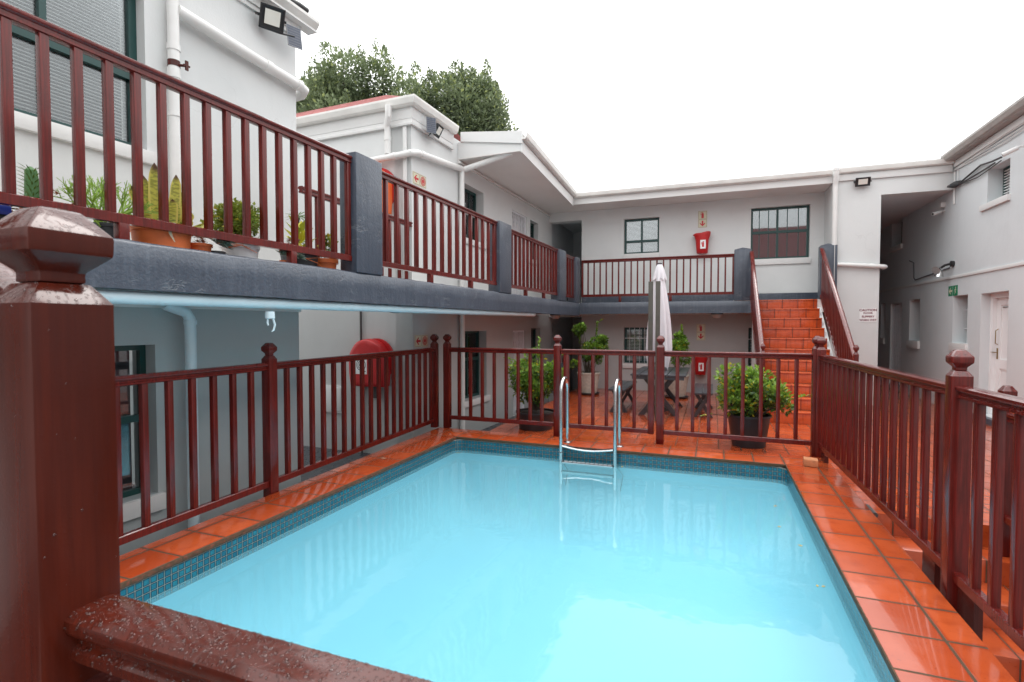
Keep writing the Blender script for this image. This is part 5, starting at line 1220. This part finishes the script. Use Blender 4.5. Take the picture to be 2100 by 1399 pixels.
# ================================================================== TREES BEHIND
def tree(label, x, y, h, clumps, n, seed, light):
    rng = random.Random(seed); t = Thing('evergreen_tree', label, 'tree', (x, y, -1.2))
    t.part('trunk', MB().tube([(x, y, -1.2), (x + .1, y, 2), (x, y + .1, 5), (x, y, h * .72)], [.42, .34, .26, .1], 12), M['bark'])
    lim = MB()
    for c, r in clumps[::2]: lim.tube([(x, y, h * .4), ((x + c[0]) / 2, (y + c[1]) / 2, (h * .45 + c[2]) / 2), c], [.13, .08, .025], 7)
    t.part('limb', lim, M['bark'])
    mb = MB(); rr = [(c, (r, r)) for c, r in clumps]
    spires = []
    for c, r in clumps:
        for _ in range(6):
            a = rng.uniform(0, 6.28); e = rng.uniform(.1, 1.0); p = Vector(c) + Vector((math.cos(a) * r * (1 - e * .5), math.sin(a) * r * (1 - e * .5), r * e)); spires.append(p)
            k = rng.uniform(.3, .8)
            for j in range(46):
                u = rng.random(); q = p + Vector((rng.gauss(0, .13), rng.gauss(0, .13), 0)) * (1.25 - u) + Vector((0, 0, k * u))
                mb.leaf(q, (rng.gauss(0, .7), rng.gauss(0, .7), .7), (rng.gauss(0, .5), rng.gauss(0, .5), 1), rng.uniform(.09, .17), .075, (min(1, .35 + light + rng.uniform(-.25, .4)), 1. if rng.random() < .12 else 0, 0, 1))
    for c, r in clumps:
        for _ in range(int(n * r * r)):
            d = Vector((rng.gauss(0, 1), rng.gauss(0, 1), rng.gauss(0, 1))).normalized(); q = .5 + .5 * rng.random(); p = Vector(c) + d * r * q
            sh = .22 + .34 * d.z + light + rng.uniform(-.2, .3) + .25 * (q - .75)
            mb.leaf(p, d + Vector((rng.gauss(0, .6), rng.gauss(0, .6), rng.gauss(.3, .6))), (rng.gauss(0, .6), rng.gauss(0, .6), 1), rng.uniform(.13, .24), rng.uniform(.08, .12), (min(1, max(0, sh)), 1. if rng.random() < .06 else 0, 0, 1))
    t.part('crown', mb, M['leafdark'], recalc=False, smooth=0)
    return t
rng = random.Random(5)
def crown(c, rx, rz, n, r0, r1):
    out = []
    for _ in range(n):
        d = Vector((rng.gauss(0, 1), rng.gauss(0, 1), rng.gauss(0, 1))).normalized() * rng.random() ** .3
        out.append(((c[0] + d.x * rx, c[1] + d.y * rx * .8, c[2] + d.z * rz), rng.uniform(r0, r1)))
    return out
tree('broad pale green evergreen tree rising behind the left wing', -14.2, 18.8, 11.5, crown((-14.2, 18.8, 9.6), 3.2, 2.35, 84, .6, 1.0), 800, 3, .2)
tree('darker evergreen tree with spiky shoots, right of the pale one behind the roof', -10.0, 20.0, 10.5, crown((-10.2, 20.0, 9.2), 2.2, 2.2, 64, .55, .95) + [((-8.75, 20.6, 9.3), .55), ((-8.3, 20.8, 8.7), .5), ((-8.0, 20.9, 8.1), .5), ((-8.9, 20.6, 8.4), .8), ((-9.2, 20.5, 9.6), .6)], 760, 4, .06)

hs_ = Thing('house', 'red-roofed house across the way behind the viewpoint, mirrored in the rear windows', 'house', (2, -17, -1.2))
hs_.part('wall', MB().box(-1, -22, -1.2, 13, -15, 4.6), M['wall_grey'])
hs_.part('roof', MB().loft([[(-1.6, -14.5, 4.4), (13.6, -14.5, 4.4), (13.6, -22.5, 4.4), (-1.6, -22.5, 4.4)], [(0, -18.4, 9.0), (11, -18.4, 9.0), (11, -18.6, 9.0), (0, -18.6, 9.0)]]), M['roofdark'])
# ================================================================== LIGHT AND CAMERA
w = bpy.data.worlds.new('World'); scene.world = w; w.use_nodes = True
nt = w.node_tree; bg = nt.nodes['Background']
sky = nt.nodes.new('ShaderNodeTexSky'); sky.sky_type = 'NISHITA'; sky.sun_disc = False
SUN_EL, SUN_AZ = R(62), R(200)
sky.sun_elevation = SUN_EL; sky.sun_rotation = SUN_AZ; sky.air_density = 1.0; sky.dust_density = 6.0; sky.ozone_density = 1.0
hs = nt.nodes.new('ShaderNodeHueSaturation'); hs.inputs['Saturation'].default_value = 0.06; hs.inputs['Value'].default_value = 1.0
mx = nt.nodes.new('ShaderNodeMix'); mx.data_type = 'RGBA'; mx.inputs[0].default_value = 0.8; mx.inputs[7].default_value = (26.0, 26.2, 26.4, 1)   # overcast veil over the clear sky
nt.links.new(sky.outputs[0], hs.inputs['Color']); nt.links.new(hs.outputs[0], mx.inputs[6]); tc = nt.nodes.new('ShaderNodeTexCoord'); sx = nt.nodes.new('ShaderNodeSeparateXYZ'); nt.links.new(tc.outputs['Generated'], sx.inputs[0])
g1 = nt.nodes.new('ShaderNodeMath'); g1.operation = 'MULTIPLY_ADD'; g1.use_clamp = True; g1.inputs[1].default_value = .62; g1.inputs[2].default_value = .38; nt.links.new(sx.outputs[2], g1.inputs[0])   # overcast: the zenith brighter than the horizon
g2 = nt.nodes.new('ShaderNodeMix'); g2.data_type = 'RGBA'; g2.blend_type = 'MULTIPLY'; g2.inputs[0].default_value = 1
nt.links.new(mx.outputs[2], g2.inputs[6]); nt.links.new(g1.outputs[0], g2.inputs[7]); nt.links.new(g2.outputs[2], bg.inputs[0])
bg.inputs[1].default_value = 0.14
sd = bpy.data.lights.new('Sun', 'SUN'); sd.energy = 1.1; sd.angle = R(25); sd.color = (1, .97, .93)
so = bpy.data.objects.new('sun', sd); COL.objects.link(so); so.rotation_euler = (R(90) - SUN_EL, 0, R(180) - SUN_AZ + R(180))
cd = bpy.data.cameras.new('Camera'); cam = bpy.data.objects.new('camera', cd); COL.objects.link(cam)
cam.location = (0, 0, 1.55); cam.rotation_euler = (R(90 - 1.785), 0, R(20.88))
cd.sensor_width = 36; cd.lens = 36 * 1075 / 2100; cd.clip_start = .02; cd.clip_end = 2000
cd.dof.use_dof = True; cd.dof.focus_distance = 6.0; cd.dof.aperture_fstop = 9.0
scene.camera = cam
scene.view_settings.view_transform = 'Standard'; scene.view_settings.look = 'None'; scene.view_settings.exposure = 0; scene.view_settings.gamma = 1
cy = scene.cycles; cy.max_bounces = 8; cy.diffuse_bounces = 5; cy.glossy_bounces = 4; cy.transparent_max_bounces = 12; cy.transmission_bounces = 4
cy.caustics_reflective = False; cy.caustics_refractive = False; cy.use_denoising = True; cy.sample_clamp_indirect = 6
try: cy.denoiser = 'OPENIMAGEDENOISE'
except Exception: pass
